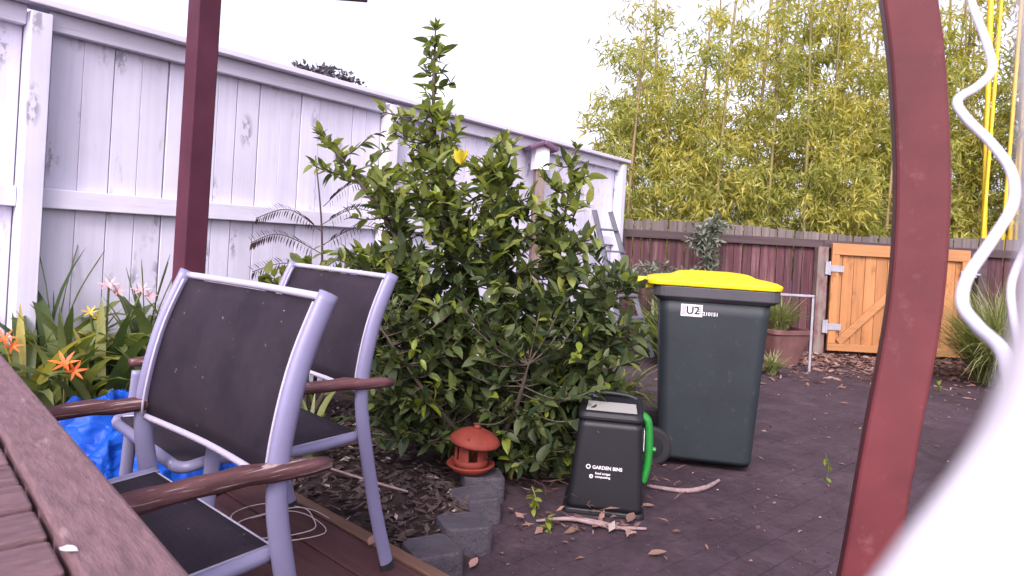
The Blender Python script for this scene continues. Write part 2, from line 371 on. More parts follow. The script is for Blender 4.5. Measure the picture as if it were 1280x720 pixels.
# local axes: x along the edge, -y into the deck
bb = MB(); bb.box((0, 0, DZ / 2 - 0.012), (1, 0.135, DZ - 0.03))
def deckboard(y0, wd, x0, x1, zt, mat, name):
    b = MB(); b.box(((x0 + x1) / 2, y0 - wd / 2, zt - 0.02), (x1 - x0, wd, 0.04)); return b.build(name, mat, deck, bevel=0.004)
deckboard(0.0, 0.045, -1.8, 2.6, DZ + 0.006, M['deck_edge'], 'edge_board')
y = -0.052
for i in range(16):
    wd = 0.138
    deckboard(y, wd, -1.78 + random.uniform(0, .01), 2.6, DZ - random.uniform(0, .003), M['deck'], 'board'); y -= wd + 0.007
b = MB(); b.box((0.4, -1.22, 0.035), (4.3, 2.36, 0.06)); b.build('joist_base', M['soil'], deck)
b = MB(); b.box((0.4, -0.015, 0.04), (4.36, 0.026, 0.08)); b.build('fascia', M['deck_edge'], deck)

# garden bed soil, gently mounded, between deck, fence and edging blocks
def bed():
    b = MB(); nx, ny = 70, 110
    P0 = Vector((-2.9, 2.2)); 
    pts = []
    for j in range(ny + 1):
        for i in range(nx + 1):
            x = -2.9 + 4.4 * i / nx; yy = 2.2 + 6.0 * j / ny
            # distance inside: right boundary curve, deck edge
            rb = -0.06 + 0.16 * (yy - 2.3) if yy < 3.4 else 0.12 + 0.30 * (yy - 3.4)
            de = (Vector((x, yy, 0)) - E0).dot(-EN)
            ins = min(rb - x, de)
            t = max(0.0, min(1.0, ins / 0.12))
            left = max(0.0, min(1.0, (-1.1 - x) / 0.8))
            z = -0.03 + t * (0.085 + 0.05 * noise.noise((x * 3, yy * 3, 0)) + 0.02 * noise.noise((x * 13, yy * 13, 4))) + 0.12 * left * t
            pts.append((x, yy, z))
    fs = [(j * (nx + 1) + i, j * (nx + 1) + i + 1, (j + 1) * (nx + 1) + i + 1, (j + 1) * (nx + 1) + i) for j in range(ny) for i in range(nx)]
    b.add(pts, fs)
    o = b.build('garden_bed', M['soil'], smooth=True); return tag(o, 'dark mulched garden bed beside the white fence', None, None, 'structure')
bed()

# ------------------------------------------------------------------ white paling fence
FA = Vector((-2.42, 3.13, 0)); FD = Vector((0.609, 0.793, 0)).normalized()
fyaw = math.atan2(FD.y, FD.x)
wf = thing('white_fence', FA, 'tall white painted board fence along the left side of the yard', 'fence', None, fyaw)
# local: x along the fence, -y towards the yard
FTOP = 2.10
post_s = [-1.95, 0.14, 2.36, 4.30, 5.86]
for s_ in post_s:
    b = MB(); b.box((s_, -0.055, 1.03), (0.088, 0.10, 2.06 + 0.02)); b.build('post', M['white_wood'], wf, bevel=0.004)
for a, c_ in zip(post_s[:-1], post_s[1:]):
    x0, x1 = a + 0.046, c_ - 0.046
    for z, hgt, dep in ((FTOP - 0.046, 0.092, 0.05), (1.205, 0.095, 0.045), (0.30, 0.09, 0.045)):
        b = MB(); b.box(((x0 + x1) / 2, -dep / 2 - 0.002, z), (x1 - x0, dep, hgt)); b.build('rail', M['white_rail'], wf, bevel=0.004)
b = MB(); b.box((2.0, -0.045, FTOP + 0.019), (7.95, 0.15, 0.034)); b.build('cap_board', M['white_rail'], wf, bevel=0.004)
x = -1.95
while x < 5.85:
    wd = random.choice((0.135, 0.14, 0.145, 0.15, 0.12))
    b = MB(); jy = random.uniform(0, .004); b.box((0, 0.011 + jy, 1.04), (wd - 0.004, 0.02, 2.06)); b.box((wd / 2, 0.028, 1.04), (0.03, 0.006, 2.06)); o = b.build('board', M['white_wood'], wf, bevel=0.003)
    o.location = (x + wd / 2, 0, 0); o.rotation_euler = (0, random.uniform(-.002, .002), 0); x += wd

# ------------------------------------------------------------------ red paling fence at the back
RY = 8.2
rf = thing('paling_fence', (1.3, RY, 0), 'weathered dark red paling fence across the back of the yard', 'fence')
x = 0.05
while x < 9.0:
    wd = random.uniform(0.095, 0.108)
    if not (2.62 < x < 4.2 and False):
        top = 1.47 + random.uniform(-.012, .012) + (0.03 * math.sin(x * 1.7))
        b = MB(); b.box((0, 0.012, top / 2), (wd - 0.010, 0.018, top)); o = b.build('paling', M['paling'], rf)
        o.location = (x + wd / 2, random.uniform(0, .006), 0); o.rotation_euler = (0, random.uniform(-.006, .006), 0)
    x += wd
for (x0, x1) in ((0.0, 2.44), (2.44, 4.30), (4.30, 6.9), (6.9, 9.0)):
    b = MB(); b.box(((x0 + x1) / 2, -0.025, 1.315), (x1 - x0 - 0.004, 0.045, 0.095)); o = b.build('rail', M['old_rail'], rf, bevel=0.004)
    o.rotation_euler = (0, 0.0, 0)
for x0 in (0.0, 4.32, 6.9):
    b = MB(); b.box((x0, -0.06, 0.68), (0.10, 0.10, 1.36)); b.build('post', M['old_rail'], rf, bevel=0.004)
b = MB(); b.box((2.40, -0.085, 0.64), (0.125, 0.11, 1.28)); o = b.build('post', M['pale_post'], rf, bevel=0.006); o['label'] = 'pale weathered gate post with flaking red paint'

# ------------------------------------------------------------------ orange gate
GX0, GX1, GZ0, GZ1 = 3.80, 5.44, 0.055, 1.33
gy = RY - 0.12
gate = thing('timber_gate', ((GX0 + GX1) / 2, gy, 0), 'new orange timber gate with diagonal brace in the back fence', 'gate')
GW = GX1 - GX0; gx = -GW / 2
nb = 12; x = gx + 0.012
for i in range(nb):
    wd = (GW - 0.024) / nb
    b = MB(); b.box((0, 0.02, (GZ0 + GZ1) / 2), (wd - 0.006, 0.02, GZ1 - GZ0 - 0.03)); o = b.build('board', M['gate'], gate, bevel=0.002)
    o.location = (x + wd / 2, random.uniform(0, .004), 0); x += wd
for nm, x0, x1, z0, z1 in (('top_rail', gx, -gx, GZ1 - 0.135, GZ1), ('bottom_rail', gx, -gx, GZ0, GZ0 + 0.085)):
    b = MB(); b.box((0, -0.012, (z0 + z1) / 2), (x1 - x0, 0.04, z1 - z0)); b.build(nm, M['gate_h'], gate, bevel=0.004)
for x0 in (gx + 0.045, -gx - 0.045):
    b = MB(); b.box((x0, -0.014, (GZ0 + GZ1) / 2 - 0.025), (0.09, 0.036, GZ1 - GZ0 - 0.225)); b.build('stile', M['gate'], gate, bevel=0.004)
# brace from bottom left to top right
p0, p1 = Vector((gx + 0.13, 0, GZ0 + 0.10)), Vector((gx + 1.13, 0, GZ1 - 0.15))
L = (p1 - p0).length; ang = math.atan2(p1.z - p0.z, p1.x - p0.x)
b = MB(); b.box(((p0.x + p1.x) / 2, -0.009, (p0.z + p1.z) / 2), (L, 0.034, 0.085), ry=-ang); b.build('brace', M['gate_h'], gate, bevel=0.003)
b = MB(); b.box((gx + 1.18, -0.009, (GZ0 + GZ1) / 2 - 0.025), (0.085, 0.034, GZ1 - GZ0 - 0.225)); b.build('stile', M['gate'], gate, bevel=0.003)
for z in (1.03, 0.34):
    b = MB(); b.box((gx + 0.04, -0.040, z), (0.20, 0.012, 0.075)); b.box((gx - 0.055, -0.042, z), (0.05, 0.02, 0.15)); b.tube([(gx - 0.03, -0.05, z - .08), (gx - 0.03, -0.05, z + .08)], 0.014); b.build('hinge', M['zinc'], gate)
b = MB(); b.box((-gx - 0.02, -0.040, 1.05), (0.19, 0.012, 0.07)); b.tube([(-gx - 0.09, -0.05, 1.05), (-gx + 0.11, -0.05, 1.05)], 0.013); b.build('latch', M['zinc'], gate)

# ------------------------------------------------------------------ pergola posts
pp = thing('pergola_post', (-1.42, 3.0, 0.10), 'plum painted square post in front of the white fence', 'post', 'pergola posts at the deck edge')
b = MB(); b.hexa([Matrix.Rotation(R(-37.5), 3, 'Z') @ Vector(p) for p in ((-.05, -.05, 0.0), (.05, -.05, 0), (.05, .05, 0), (-.05, .05, 0), (-.045, -.045, 2.6), (.055, -.045, 2.6), (.055, .055, 2.6), (-.045, .055, 2.6))])
o = b.build('shaft', M['post_plum'], pp, bevel=0.005)
b = MB(); b.box((0.45, 0.06, 2.128), (0.50, 0.05, 0.11), rz=R(8), ry=R(-1.5)); b.build('rafter_end', M['post_plum'], pp, bevel=0.006)
b = MB(); b.box((0.12, 0.02, 2.165), (0.2, 0.05, 0.10), rz=R(8)); b.build('bracket', M['post_plum'], pp, bevel=0.006)

pq = thing('pergola_post', (0.62, 1.1, 0.12), 'dark red painted square post, bowed, closest to the camera', 'post', 'pergola posts at the deck edge')
cl = spline([(-0.075, 0, 0.0), (-0.045, 0, 0.32), (-0.018, 0, 0.50), (0.008, 0, 0.72), (0.034, 0, 0.93), (0.036, 0, 1.12), (0.016, 0, 1.32), (-0.012, 0, 1.48), (-0.045, 0, 1.75), (-0.07, 0, 2.3)], 4)
b = MB(); rot = Matrix.Rotation(R(-25), 3, 'Z'); hw = 0.0375
b.tube(cl, 0.001, 4)
b = MB(); n = len(cl)
for p in cl:
    for dx, dy in ((-hw, -hw), (hw, -hw), (hw, hw), (-hw, hw)):
        q = rot @ Vector((dx, dy, 0)); b.v.append((p.x + q.x, p.y + q.y, p.z))
for i in range(n - 1):
    for j in range(4):
        b.f.append((i * 4 + j, i * 4 + (j + 1) % 4, (i + 1) * 4 + (j + 1) % 4, (i + 1) * 4 + j))
b.f += [(3, 2, 1, 0), tuple((n - 1) * 4 + j for j in range(4))]
b.build('shaft', M['post_red'], pq, bevel=0.005)

# ------------------------------------------------------------------ table
TZ = 0.86
T0 = Vector((-0.222, 0.503, 0)); TD = Vector((-0.725, 0.771, 0)).normalized(); tyaw = math.atan2(TD.y, TD.x)
tbl = thing('outdoor_table', (T0.x, T0.y, DZ), 'weathered mauve slatted timber table in the near left corner', 'table', None, tyaw)
# local x along the far edge, +y away from the chairs (towards the lower left)
TH = TZ - DZ
def tb(nm, c, d, mat=M['table'], bev=0.004): 
    b = MB(); b.box((0, 0, 0), d); o = b.build(nm, mat, tbl, bevel=bev); o.location = c; return o
X0, X1, BW, WID = -0.80, 1.35, 0.062, 0.95
tb('border_board', ((X0 + X1) / 2, BW / 2, TH - 0.016), (X1 - X0, BW, 0.032))
tb('border_board', ((X0 + X1) / 2, WID - BW / 2, TH - 0.016), (X1 - X0, BW, 0.032))
for xe in (X0 + BW / 2, X1 - BW / 2):
    tb('border_board', (xe, WID / 2, TH - 0.0165), (BW, WID - 2 * BW - 0.006, 0.032))
xs = X0 + BW + 0.006; k = 0
slat = None
b = MB(); b.box((0, 0, 0), (WID - 2 * BW - 0.010, 0.064, 0.024)); slatmesh = b.mesh('slat', M['table'])
while xs < X1 - BW - 0.06:
    o = inst('slat', slatmesh, tbl); o.location = (xs + 0.032, WID / 2, TH - 0.014 - random.uniform(0, .003)); o.rotation_euler = (0, 0, R(90) + random.uniform(-.004, .004))
    bv = o.modifiers.new('bevel', 'BEVEL'); bv.width = 0.003; bv.segments = 2
    xs += 0.064 + 0.009; k += 1
for sx in (X0 + 0.14, X1 - 0.14):
    for sy in (0.13, WID - 0.13):
        tb('leg', (sx, sy, (TH - 0.034) / 2), (0.07, 0.07, TH - 0.034))
for sy in (0.11, WID - 0.11):
    tb('apron', ((X0 + X1) / 2, sy, TH - 0.075), (X1 - X0 - 0.36, 0.03, 0.08))

# ------------------------------------------------------------------ chairs (local: +x front, +y the sitter's left, z up; origin at seat rear)
def make_chair(label):
    ch = thing('patio_chair', (0, 0, DZ), label, 'chair', 'patio chairs at the table')
    W2, SZ, AZ = 0.295, 0.414, 0.568
    cen = spline([(-0.105, 0, 0.0), (-0.045, 0, 0.2), (0.002, 0, 0.40), (0.022, 0, 0.52), (0.018, 0, 0.62), (-0.012, 0, 0.76), (-0.062, 0, 0.885)], 5)
    def at(z):
        for a, c_ in zip(cen[:-1], cen[1:]):
            if a.z <= z <= c_.z: return a.x + (c_.x - a.x) * (z - a.z) / max(1e-6, c_.z - a.z)
        return cen[-1].x
    for s in (1, -1):
        b = MB(); b.tube([(p.x, s * W2, p.z) for p in cen], [(0.0215, 0.012)] * len(cen), 12, ref=(1, 0, 0)); b.build('back_leg', M['lav_metal'], ch, smooth=True)
        b = MB(); b.tube([(cen[0].x + .002, s * W2, 0.0), (cen[0].x + .008, s * W2, 0.022)], [(.0235, .014)] * 2, 12, ref=(1, 0, 0)); b.build('foot_cap', M['rubber'], ch)
        b = MB(); b.tube([(0.471, s * W2, 0.0), (0.469, s * W2, 0.022)], [(.021, .013)] * 2, 12, ref=(1, 0, 0)); b.build('foot_cap', M['rubber'], ch)
        b = MB(); fl = spline([(0.470, s * W2, 0.0), (0.453, s * W2, 0.2), (0.438, s * W2, 0.45), (0.432, s * W2, AZ - 0.022)], 4)
        b.tube(fl, [(0.019, 0.011)] * len(fl), 12, ref=(1, 0, 0)); b.build('front_leg', M['lav_metal'], ch, smooth=True)
        b = MB(); sr = spline([(0.0, s * (W2 - 0.026), SZ), (0.2, s * (W2 - 0.026), SZ - 0.012), (0.40, s * (W2 - 0.026), SZ + 0.008), (0.485, s * (W2 - 0.03), SZ + 0.0), (0.50, s * (W2 - 0.07), SZ - 0.006)], 5)
        b.tube(sr, 0.0145, 10); b.build('seat_rail', M['lav_metal'], ch, smooth=True)
        # arm: weathered timber, a bit uneven
        b = MB(); k = 14; pts = []; rr = []
        for i in range(k):
            t = i / (k - 1); pts.append((-0.078 + 0.535 * t, s * (W2 + 0.004), AZ + 0.010 * math.sin(t * 3.0) + random.uniform(-.003, .003)))
            e = min(1.0, 0.72 + 4 * min(t, 1 - t) * 1.2) * random.uniform(.93, 1.05); rr.append((0.0175 * e, 0.023 * e))
        b.tube(pts, rr, 10, ref=(0, 0, 1)); b.build('arm', M['arm'], ch, smooth=True)
    def cross(nm, x, z, r, bow=0.0, mat=None):
        b = MB(); b.tube(spline([(x, -W2 + .012, z), (x - bow, 0, z), (x, W2 - .012, z)], 6), r, 8); b.build(nm, mat or M['lav_metal'], ch, smooth=True)
    cross('top_rail', at(0.875), 0.877, 0.008, 0.012, M['piping']); cross('lower_rail', at(0.548) + 0.002, 0.548, 0.007, 0.014, M['piping'])
    cross('seat_rear_rail', 0.0, SZ - 0.004, 0.007, 0.0, M['piping']); 
    b = MB(); b.tube([(0.50, -W2 + .07, SZ - .006), (0.50, W2 - .07, SZ - .006)], 0.0145, 10); b.build('seat_front_rail', M['lav_metal'], ch, smooth=True)
    b = MB(); b.tube([(0.42, -W2, 0.17), (0.42, W2, 0.17)], 0.010, 8); b.build('stretcher', M['lav_metal'], ch, smooth=True)
    # slings
    def sheet(nm, fn, nu, nv):
        b = MB()
        for j in range(nv + 1):
            for i in range(nu + 1): b.v.append(fn(i / nu, j / nv))
        b.f = [(j * (nu + 1) + i, j * (nu + 1) + i + 1, (j + 1) * (nu + 1) + i + 1, (j + 1) * (nu + 1) + i) for j in range(nv) for i in range(nu)]
        o = b.build(nm, M['sling'], ch, smooth=True); sm = o.modifiers.new('thick', 'SOLIDIFY'); sm.thickness = 0.003; return o
    def backf(u, v):
        z = 0.553 + (0.868 - 0.553) * v; y_ = (u - 0.5) * 2 * (W2 - 0.014)
        return (at(z) - 0.013 * (1 - (2 * u - 1) ** 2), y_, z)
    sheet('back_sling', backf, 12, 10)
    def seatf(u, v):
        x_ = 0.008 + 0.485 * v; y_ = (u - 0.5) * 2 * (W2 - 0.034)
        z = SZ - 0.012 * math.sin(v * 3.14) + 0.005 - 0.016 * (1 - (2 * u - 1) ** 2) * math.sin(v * 3.14)
        return (x_, y_, z)
    sheet('seat_sling', seatf, 12, 12)
    for s in (1, -1):
        b = MB(); zz = [0.553 + 0.315 * i / 10 for i in range(11)]
        b.tube([(at(z) + 0.012, s * (W2 - 0.020), z) for z in zz], 0.003, 6); b.build('piping', M['piping'], ch, smooth=True)
        b = MB(); b.tube([(0.0, s * (W2 - 0.040), SZ + .007), (0.25, s * (W2 - 0.040), SZ - .007), (0.48, s * (W2 - 0.040), SZ + .006)], 0.003, 6); b.build('piping', M['piping'], ch, smooth=True)
    return ch
ch1 = make_chair('grey metal chair with dark sling back, nearest, pushed against the table')
ch2 = copy_tree(ch1)
ch1.location = (-0.600, 1.416, DZ); ch1.rotation_euler = (0, 0, 4.00)
ch2['label'] = 'grey metal chair with dark sling back standing behind the nearest chair, by the citrus tree'
ch2.location = (-0.601, 2.172, DZ); ch2.rotation_euler = (0, 0, 3.938)

# ------------------------------------------------------------------ blue tarpaulin heap
def tarp():
    b = MB(); n = 72; pts = []
    for j in range(n + 1):
        for i in range(n + 1):
            u, v = (i / n - .5) * 2, (j / n - .5) * 2
            r = math.sqrt(u * u + v * v); a = math.atan2(v, u)
            rr = max(abs(u), abs(v)); k = rr / max(r, 1e-6)
            x_, y_ = u * k * 0.50, v * k * 0.42
            q = (x_ * 4.0, y_ * 4.0, 1.7)
            ridge = 1 - abs(noise.noise((x_ * 3.2 + 3, y_ * 4.2, 0.3))) * 2.6
            ridge2 = 1 - abs(noise.noise((x_ * 11, y_ * 11 + 9, 2.3))) * 2
            dome = max(0.0, 1 - (rr ** 1.8))
            z = 0.36 * dome ** 0.8 + dome * (0.24 * ridge + 0.05 * ridge2 - 0.13) + 0.01 + 0.02 * max(0, ridge2) * rr
            edge = 1 + 0.12 * noise.noise((a * 1.3, 0.5, 3.3))
            pts.append((x_ * edge + 0.05 * noise.noise((x_ * 6, y_ * 6, 8)), y_ * edge + 0.05 * noise.noise((x_ * 6, y_ * 6, 5)), max(0.006, z)))
    b.add(pts, [(j * (n + 1) + i, j * (n + 1) + i + 1, (j + 1) * (n + 1) + i + 1, (j + 1) * (n + 1) + i) for j in range(n) for i in range(n)])
    o = b.build('tarpaulin', M['tarp'], smooth=True); o.scale = (1.02, 0.95, 0.70); o.location = (-1.47, 2.56, DZ); o.rotation_euler = (0, 0, 0.6)
    return tag(o, 'crumpled bright blue tarpaulin heaped on the deck behind the chairs', 'tarpaulin')
tarp()

# ------------------------------------------------------------------ leaf shapes
def leaf_verts(L, Wd, curl=0.15, fold=0.25, n=4):
    """pointed oval leaf along +x with a folded midrib"""
    vs_, fs = [], []
    for i in range(n + 1):
        t = i / n; w_ = Wd / 2 * math.sin(math.pi * min(1, t ** 0.8)) ** 0.8 if 0 < t < 1 else 0.0
        x_ = L * t; z = -curl * L * t * t
        if w_ == 0.0: vs_.append((x_, 0, z))
        else: vs_ += [(x_, -w_, z + fold * w_), (x_, 0, z), (x_, w_, z + fold * w_)]
    # rows: 0 -> 1 vertex, 1..n-1 -> 3, n -> 1
    idx = [[0]] + [[1 + 3 * (i - 1) + k for k in range(3)] for i in range(1, n)] + [[1 + 3 * (n - 1)]]
    a = idx[1]; fs += [(0, a[1], a[0]), (0, a[2], a[1])]
    for i in range(1, n - 1):
        a, c_ = idx[i], idx[i + 1]
        fs += [(a[0], a[1], c_[1], c_[0]), (a[1], a[2], c_[2], c_[1])]
    a = idx[n - 1]; e = idx[n][0]; fs += [(a[0], a[1], e), (a[1], a[2], e)]
    return vs_, fs

def frame(p, d, roll=0.0, s=1.0):
    d = Vector(d).normalized(); up = Vector((0, 0, 1))
    if abs(d.z) > 0.97: up = Vector((0, 1, 0))
    y_ = up.cross(d).normalized(); z = d.cross(y_)
    m = Matrix((d, y_, z)).transposed().to_4x4()
    return Matrix.Translation(p) @ m @ Matrix.Rotation(roll, 4, 'X') @ Matrix.Scale(s, 4)

def rnd_dir(up=0.0):
    while True:
        v = Vector((random.uniform(-1, 1), random.uniform(-1, 1), random.uniform(-1, 1)))
        if 0.05 < v.length < 1: break
    v.normalize(); v.z += up; return v.normalized()

# ------------------------------------------------------------------ citrus tree
def citrus():
    random.seed(21)
    base = Vector((-0.06, 3.32, 0.04))
    t = thing('citrus_tree', base, 'bushy green citrus tree with one tall upright shoot in the middle of the bed', 'tree')
    ell = [((-.08, 3.35, .78), (.62, .55, .52), 280), ((-.30, 3.32, 1.28), (.40, .38, .42), 150), ((-.41, 3.3, 1.72), (.11, .12, .42), 40),
           ((.25, 3.35, 1.20), (.18, .22, .42), 46), ((.38, 3.30, .62), (.32, .35, .46), 90), ((-.78, 3.28, 1.42), (.20, .14, .14), 12),
           ((-.60, 3.25, .95), (.24, .25, .38), 60), ((0.0, 3.1, .38), (.55, .35, .28), 80), ((-.07, 3.3, 1.42), (.13, .15, .22), 14), ((-.62, 3.3, 1.62), (.10, .1, .14), 8),
           ((-.45, 3.1, .42), (.22, .25, .28), 40), ((-.46, 3.25, .55), (.28, .3, .40), 90), ((0, 3.5, .5), (.6, .25, .45), 90), ((.30, 3.22, .30), (.34, .28, .24), 80), ((-.1, 3.2, .32), (.5, .22, .22), 70), ((.42, 3.35, .85), (.24, .25, .25), 40), ((-.52, 3.3, 1.32), (.24, .2, .22), 26), ((.1, 3.3, 1.1), (.25, .25, .3), 40)]
    leaders = [spline(p, 8) for p in (
        [base, (-.16, 3.32, .5), (-.32, 3.32, 1.1), (-.41, 3.3, 1.65), (-.43, 3.3, 2.13)],
        [base, (-.25, 3.3, .55), (-.55, 3.28, 1.1), (-.82, 3.27, 1.45), (-.95, 3.26, 1.58)],
        [base, (.0, 3.34, .6), (-.04, 3.33, 1.2), (-.07, 3.32, 1.62)],
        [base, (.12, 3.36, .5), (.23, 3.36, 1.1), (.29, 3.36, 1.60)],
        [base, (.2, 3.3, .4), (.42, 3.3, .75), (.58, 3.28, .98)],
        [base, (-.3, 3.1, .35), (-.55, 3.0, .7)],
        [base, (.05, 3.05, .35), (.1, 2.92, .6)],
        [base, (-.1, 3.6, .5), (-.2, 3.8, .95)])]
    for i, ld in enumerate(leaders):
        b = MB(); k = len(ld); r0 = 0.030 if i == 0 else 0.018
        b.tube([p - base for p in ld], [r0 * (1 - j / k) + 0.003 for j in range(k)], 7); b.build('trunk' if i == 0 else 'branch', M['bark'], t, smooth=True)
    lp = [p for ld in leaders for p in ld]
    protos = []
    for L, Wd in ((0.078, 0.034), (0.060, 0.026), (0.088, 0.036)):
        for cu in (0.12, 0.35):
            b = MB(); b.add(*leaf_verts(L, Wd, cu, 0.3)); protos.append(b)
    pm = [p.mesh('leaf', M['citrus']) for p in protos]
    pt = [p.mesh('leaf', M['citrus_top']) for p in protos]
    pn = [p.mesh('new_leaf', M['citrus_new']) for p in protos[:2]]
    tw = MB(); leaves = []
    def twig(a, e, dens=0.0125):
        a, e = Vector(a), Vector(e); ln = (e - a).length
        mid = (a + e) / 2 + Vector((0, 0, -0.12 * ln)) + rnd_dir() * 0.05 * ln
        cv = spline([a, mid, e], 5)
        tw.tube([p - base for p in cv], [0.0035] * len(cv), 4, cap=False)
        d0 = (cv[-1] - cv[-2]).normalized(); nl = max(5, int(min(ln * 0.75, 0.30) / dens))
        for q in range(nl):
            tt = 1 - 0.75 * min(1, 0.32 / max(ln * 0.75, .05)) * (q / nl)
            p = cv[min(len(cv) - 1, int(tt * (len(cv) - 1)))].lerp(cv[min(len(cv) - 1, int(tt * (len(cv) - 1)) + 1)], (tt * (len(cv) - 1)) % 1)
            out_ = rnd_dir(0.25); out_ = (out_ - d0 * out_.dot(d0) * 0.6 + d0 * 0.55 + Vector((0, 0, 0.1))).normalized()
            if p.y < 3.02 and -.32 < p.x < .06 and p.z < .38: continue
            leaves.append((p, out_, random.uniform(-.9, .9), random.uniform(.6, 1.3) * (1.0 if p.z < 1.5 else .9)))
    for c_, r, cnt in ell:
        for _ in range(cnt):
            v = rnd_dir(); rad = random.random() ** 0.42
            e = Vector((c_[0] + v.x * r[0] * rad, c_[1] + v.y * r[1] * rad, max(0.12, c_[2] + v.z * r[2] * rad)))
            near = sorted(((p - e).length + max(0, p.z - e.z) * 2.0, i) for i, p in enumerate(lp))[0][1]
            a = lp[near]
            if random.random() < max(0, (e.z - 1.15)) * .35: continue
            if (a - e).length > 0.5: a = e + (a - e).normalized() * 0.5
            twig(a, e)
    for ld in leaders[:5]:
        for j in range(len(ld) // 2, len(ld) - 1):
            p = ld[j]; d = (ld[j + 1] - p).normalized()
            for _ in range(5): leaves.append((p.lerp(ld[j + 1], random.random()), (rnd_dir(.4) + d * .4).normalized(), random.uniform(-.9, .9), random.uniform(.65, 1.0)))
        for _ in range(8): leaves.append((ld[-1], (rnd_dir(.9) + d).normalized(), random.uniform(-.9, .9), random.uniform(.5, .8)))
    tw.build('twigs', M['bark'], t, smooth=True)['kind'] = 'stuff'
    # the leaves nearest to the viewer's side, spread over the crown, are objects; the rest is one mass
    leaves.sort(key=lambda q: q[0].y - 0.25 * abs(q[0].x + .1) - 0.28 * q[0].z)
    mass = MB(); top = MB()
    brightened = lambda p: random.random() < max(0.06, min(.9, (p.z - .75) / .75))  # more leaves take the glare-lightened colour with height
    for i, (p, d, ro, s) in enumerate(leaves):
        if i < 300:
            inst('leaf', random.choice(pt if brightened(p) else pm), t, frame(p - base, d, ro, s))
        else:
            q = random.choice(protos); m4 = frame(p - base, d, ro, s); (top if brightened(p) else mass).add([m4 @ Vector(v) for v in q.v], q.f)
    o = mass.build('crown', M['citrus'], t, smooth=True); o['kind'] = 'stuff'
    o = top.build('brightened_crown', M['citrus_top'], t, smooth=True); o['kind'] = 'stuff'
    # bright new shoots
    for (px, py, pz) in ((-.27, 2.85, .52), (-.38, 2.9, .62), (-.33, 3.0, .82), (.30, 2.95, .62), (.32, 3.0, .72), (-.36, 2.98, 1.3), (-.2, 3.0, 1.15), (.12, 3.1, 1.3), (-.62, 3.05, 1.0), (-.6, 3.1, .85)):
        for _ in range(6): inst('new_leaf', random.choice(pn), t, frame(Vector((px, py, pz)) + rnd_dir() * .03 - base, rnd_dir(.5), random.uniform(-.6, .6), random.uniform(.55, .9)))
    yl = protos[0].mesh('yellow_leaf', M['yellow_leaf'])
    for k in range(5):
        inst('yellow_leaf', yl, t, frame(Vector((-.245, 3.0, 1.45)) - base, Vector((math.sin(k * 1.2) * .5, -.3, 1)), k, .95))
    return t
citrus()

# ------------------------------------------------------------------ bamboo behind the back fence
def bamboo_variant(k, leafm, top, dens, seed):
    random.seed(seed)
    lean = (random.uniform(-.5, .5), random.uniform(-.3, .2))
    def c_at(z): q = (z / 7.5) ** 2; return Vector((lean[0] * q, lean[1] * q, z))
    b = MB(); pts, rr = [], []
    z = 0.0
    while z < top:
        pts += [c_at(z), c_at(z + .02)]; r = 0.030 * (1 - 0.8 * z / (top + 1)); rr += [r * 1.12, r]; z += 0.36
    b.tube(pts, rr, 7); culm = b
    f = MB(); z = 0.9
    while z < top - 0.2:
        dn = dens * (1.0 if z < 2.5 else max(0.26, 1 - (z - 2.7) / 2.4))
        for _ in range(5):
            if random.random() > dn: continue
            a = random.uniform(0, 6.28); ln = random.uniform(.25, .75)
            s0 = c_at(z); e = s0 + Vector((math.cos(a) * ln, math.sin(a) * ln, random.uniform(-.05, .45)))
            f.tube([s0, e], [0.004, 0.0015], 3, cap=False)
            for q in range(int(58 * random.uniform(.6, 1.3))):
                p = s0.lerp(e, random.uniform(.25, 1.05)) + rnd_dir() * random.uniform(.02, .17)
                d = (rnd_dir() + Vector((0, 0, -0.75))).normalized(); L = random.uniform(.08, .16); m4 = frame(p, d, random.uniform(-3, 3))
                wd = L * .10
                f.add([m4 @ Vector(v) for v in ((0, 0, 0), (L * .4, -wd, .004), (L, 0, -L * .12), (L * .4, wd, .004))], [(0, 1, 2, 3)])
        z += 0.30
    return culm, f
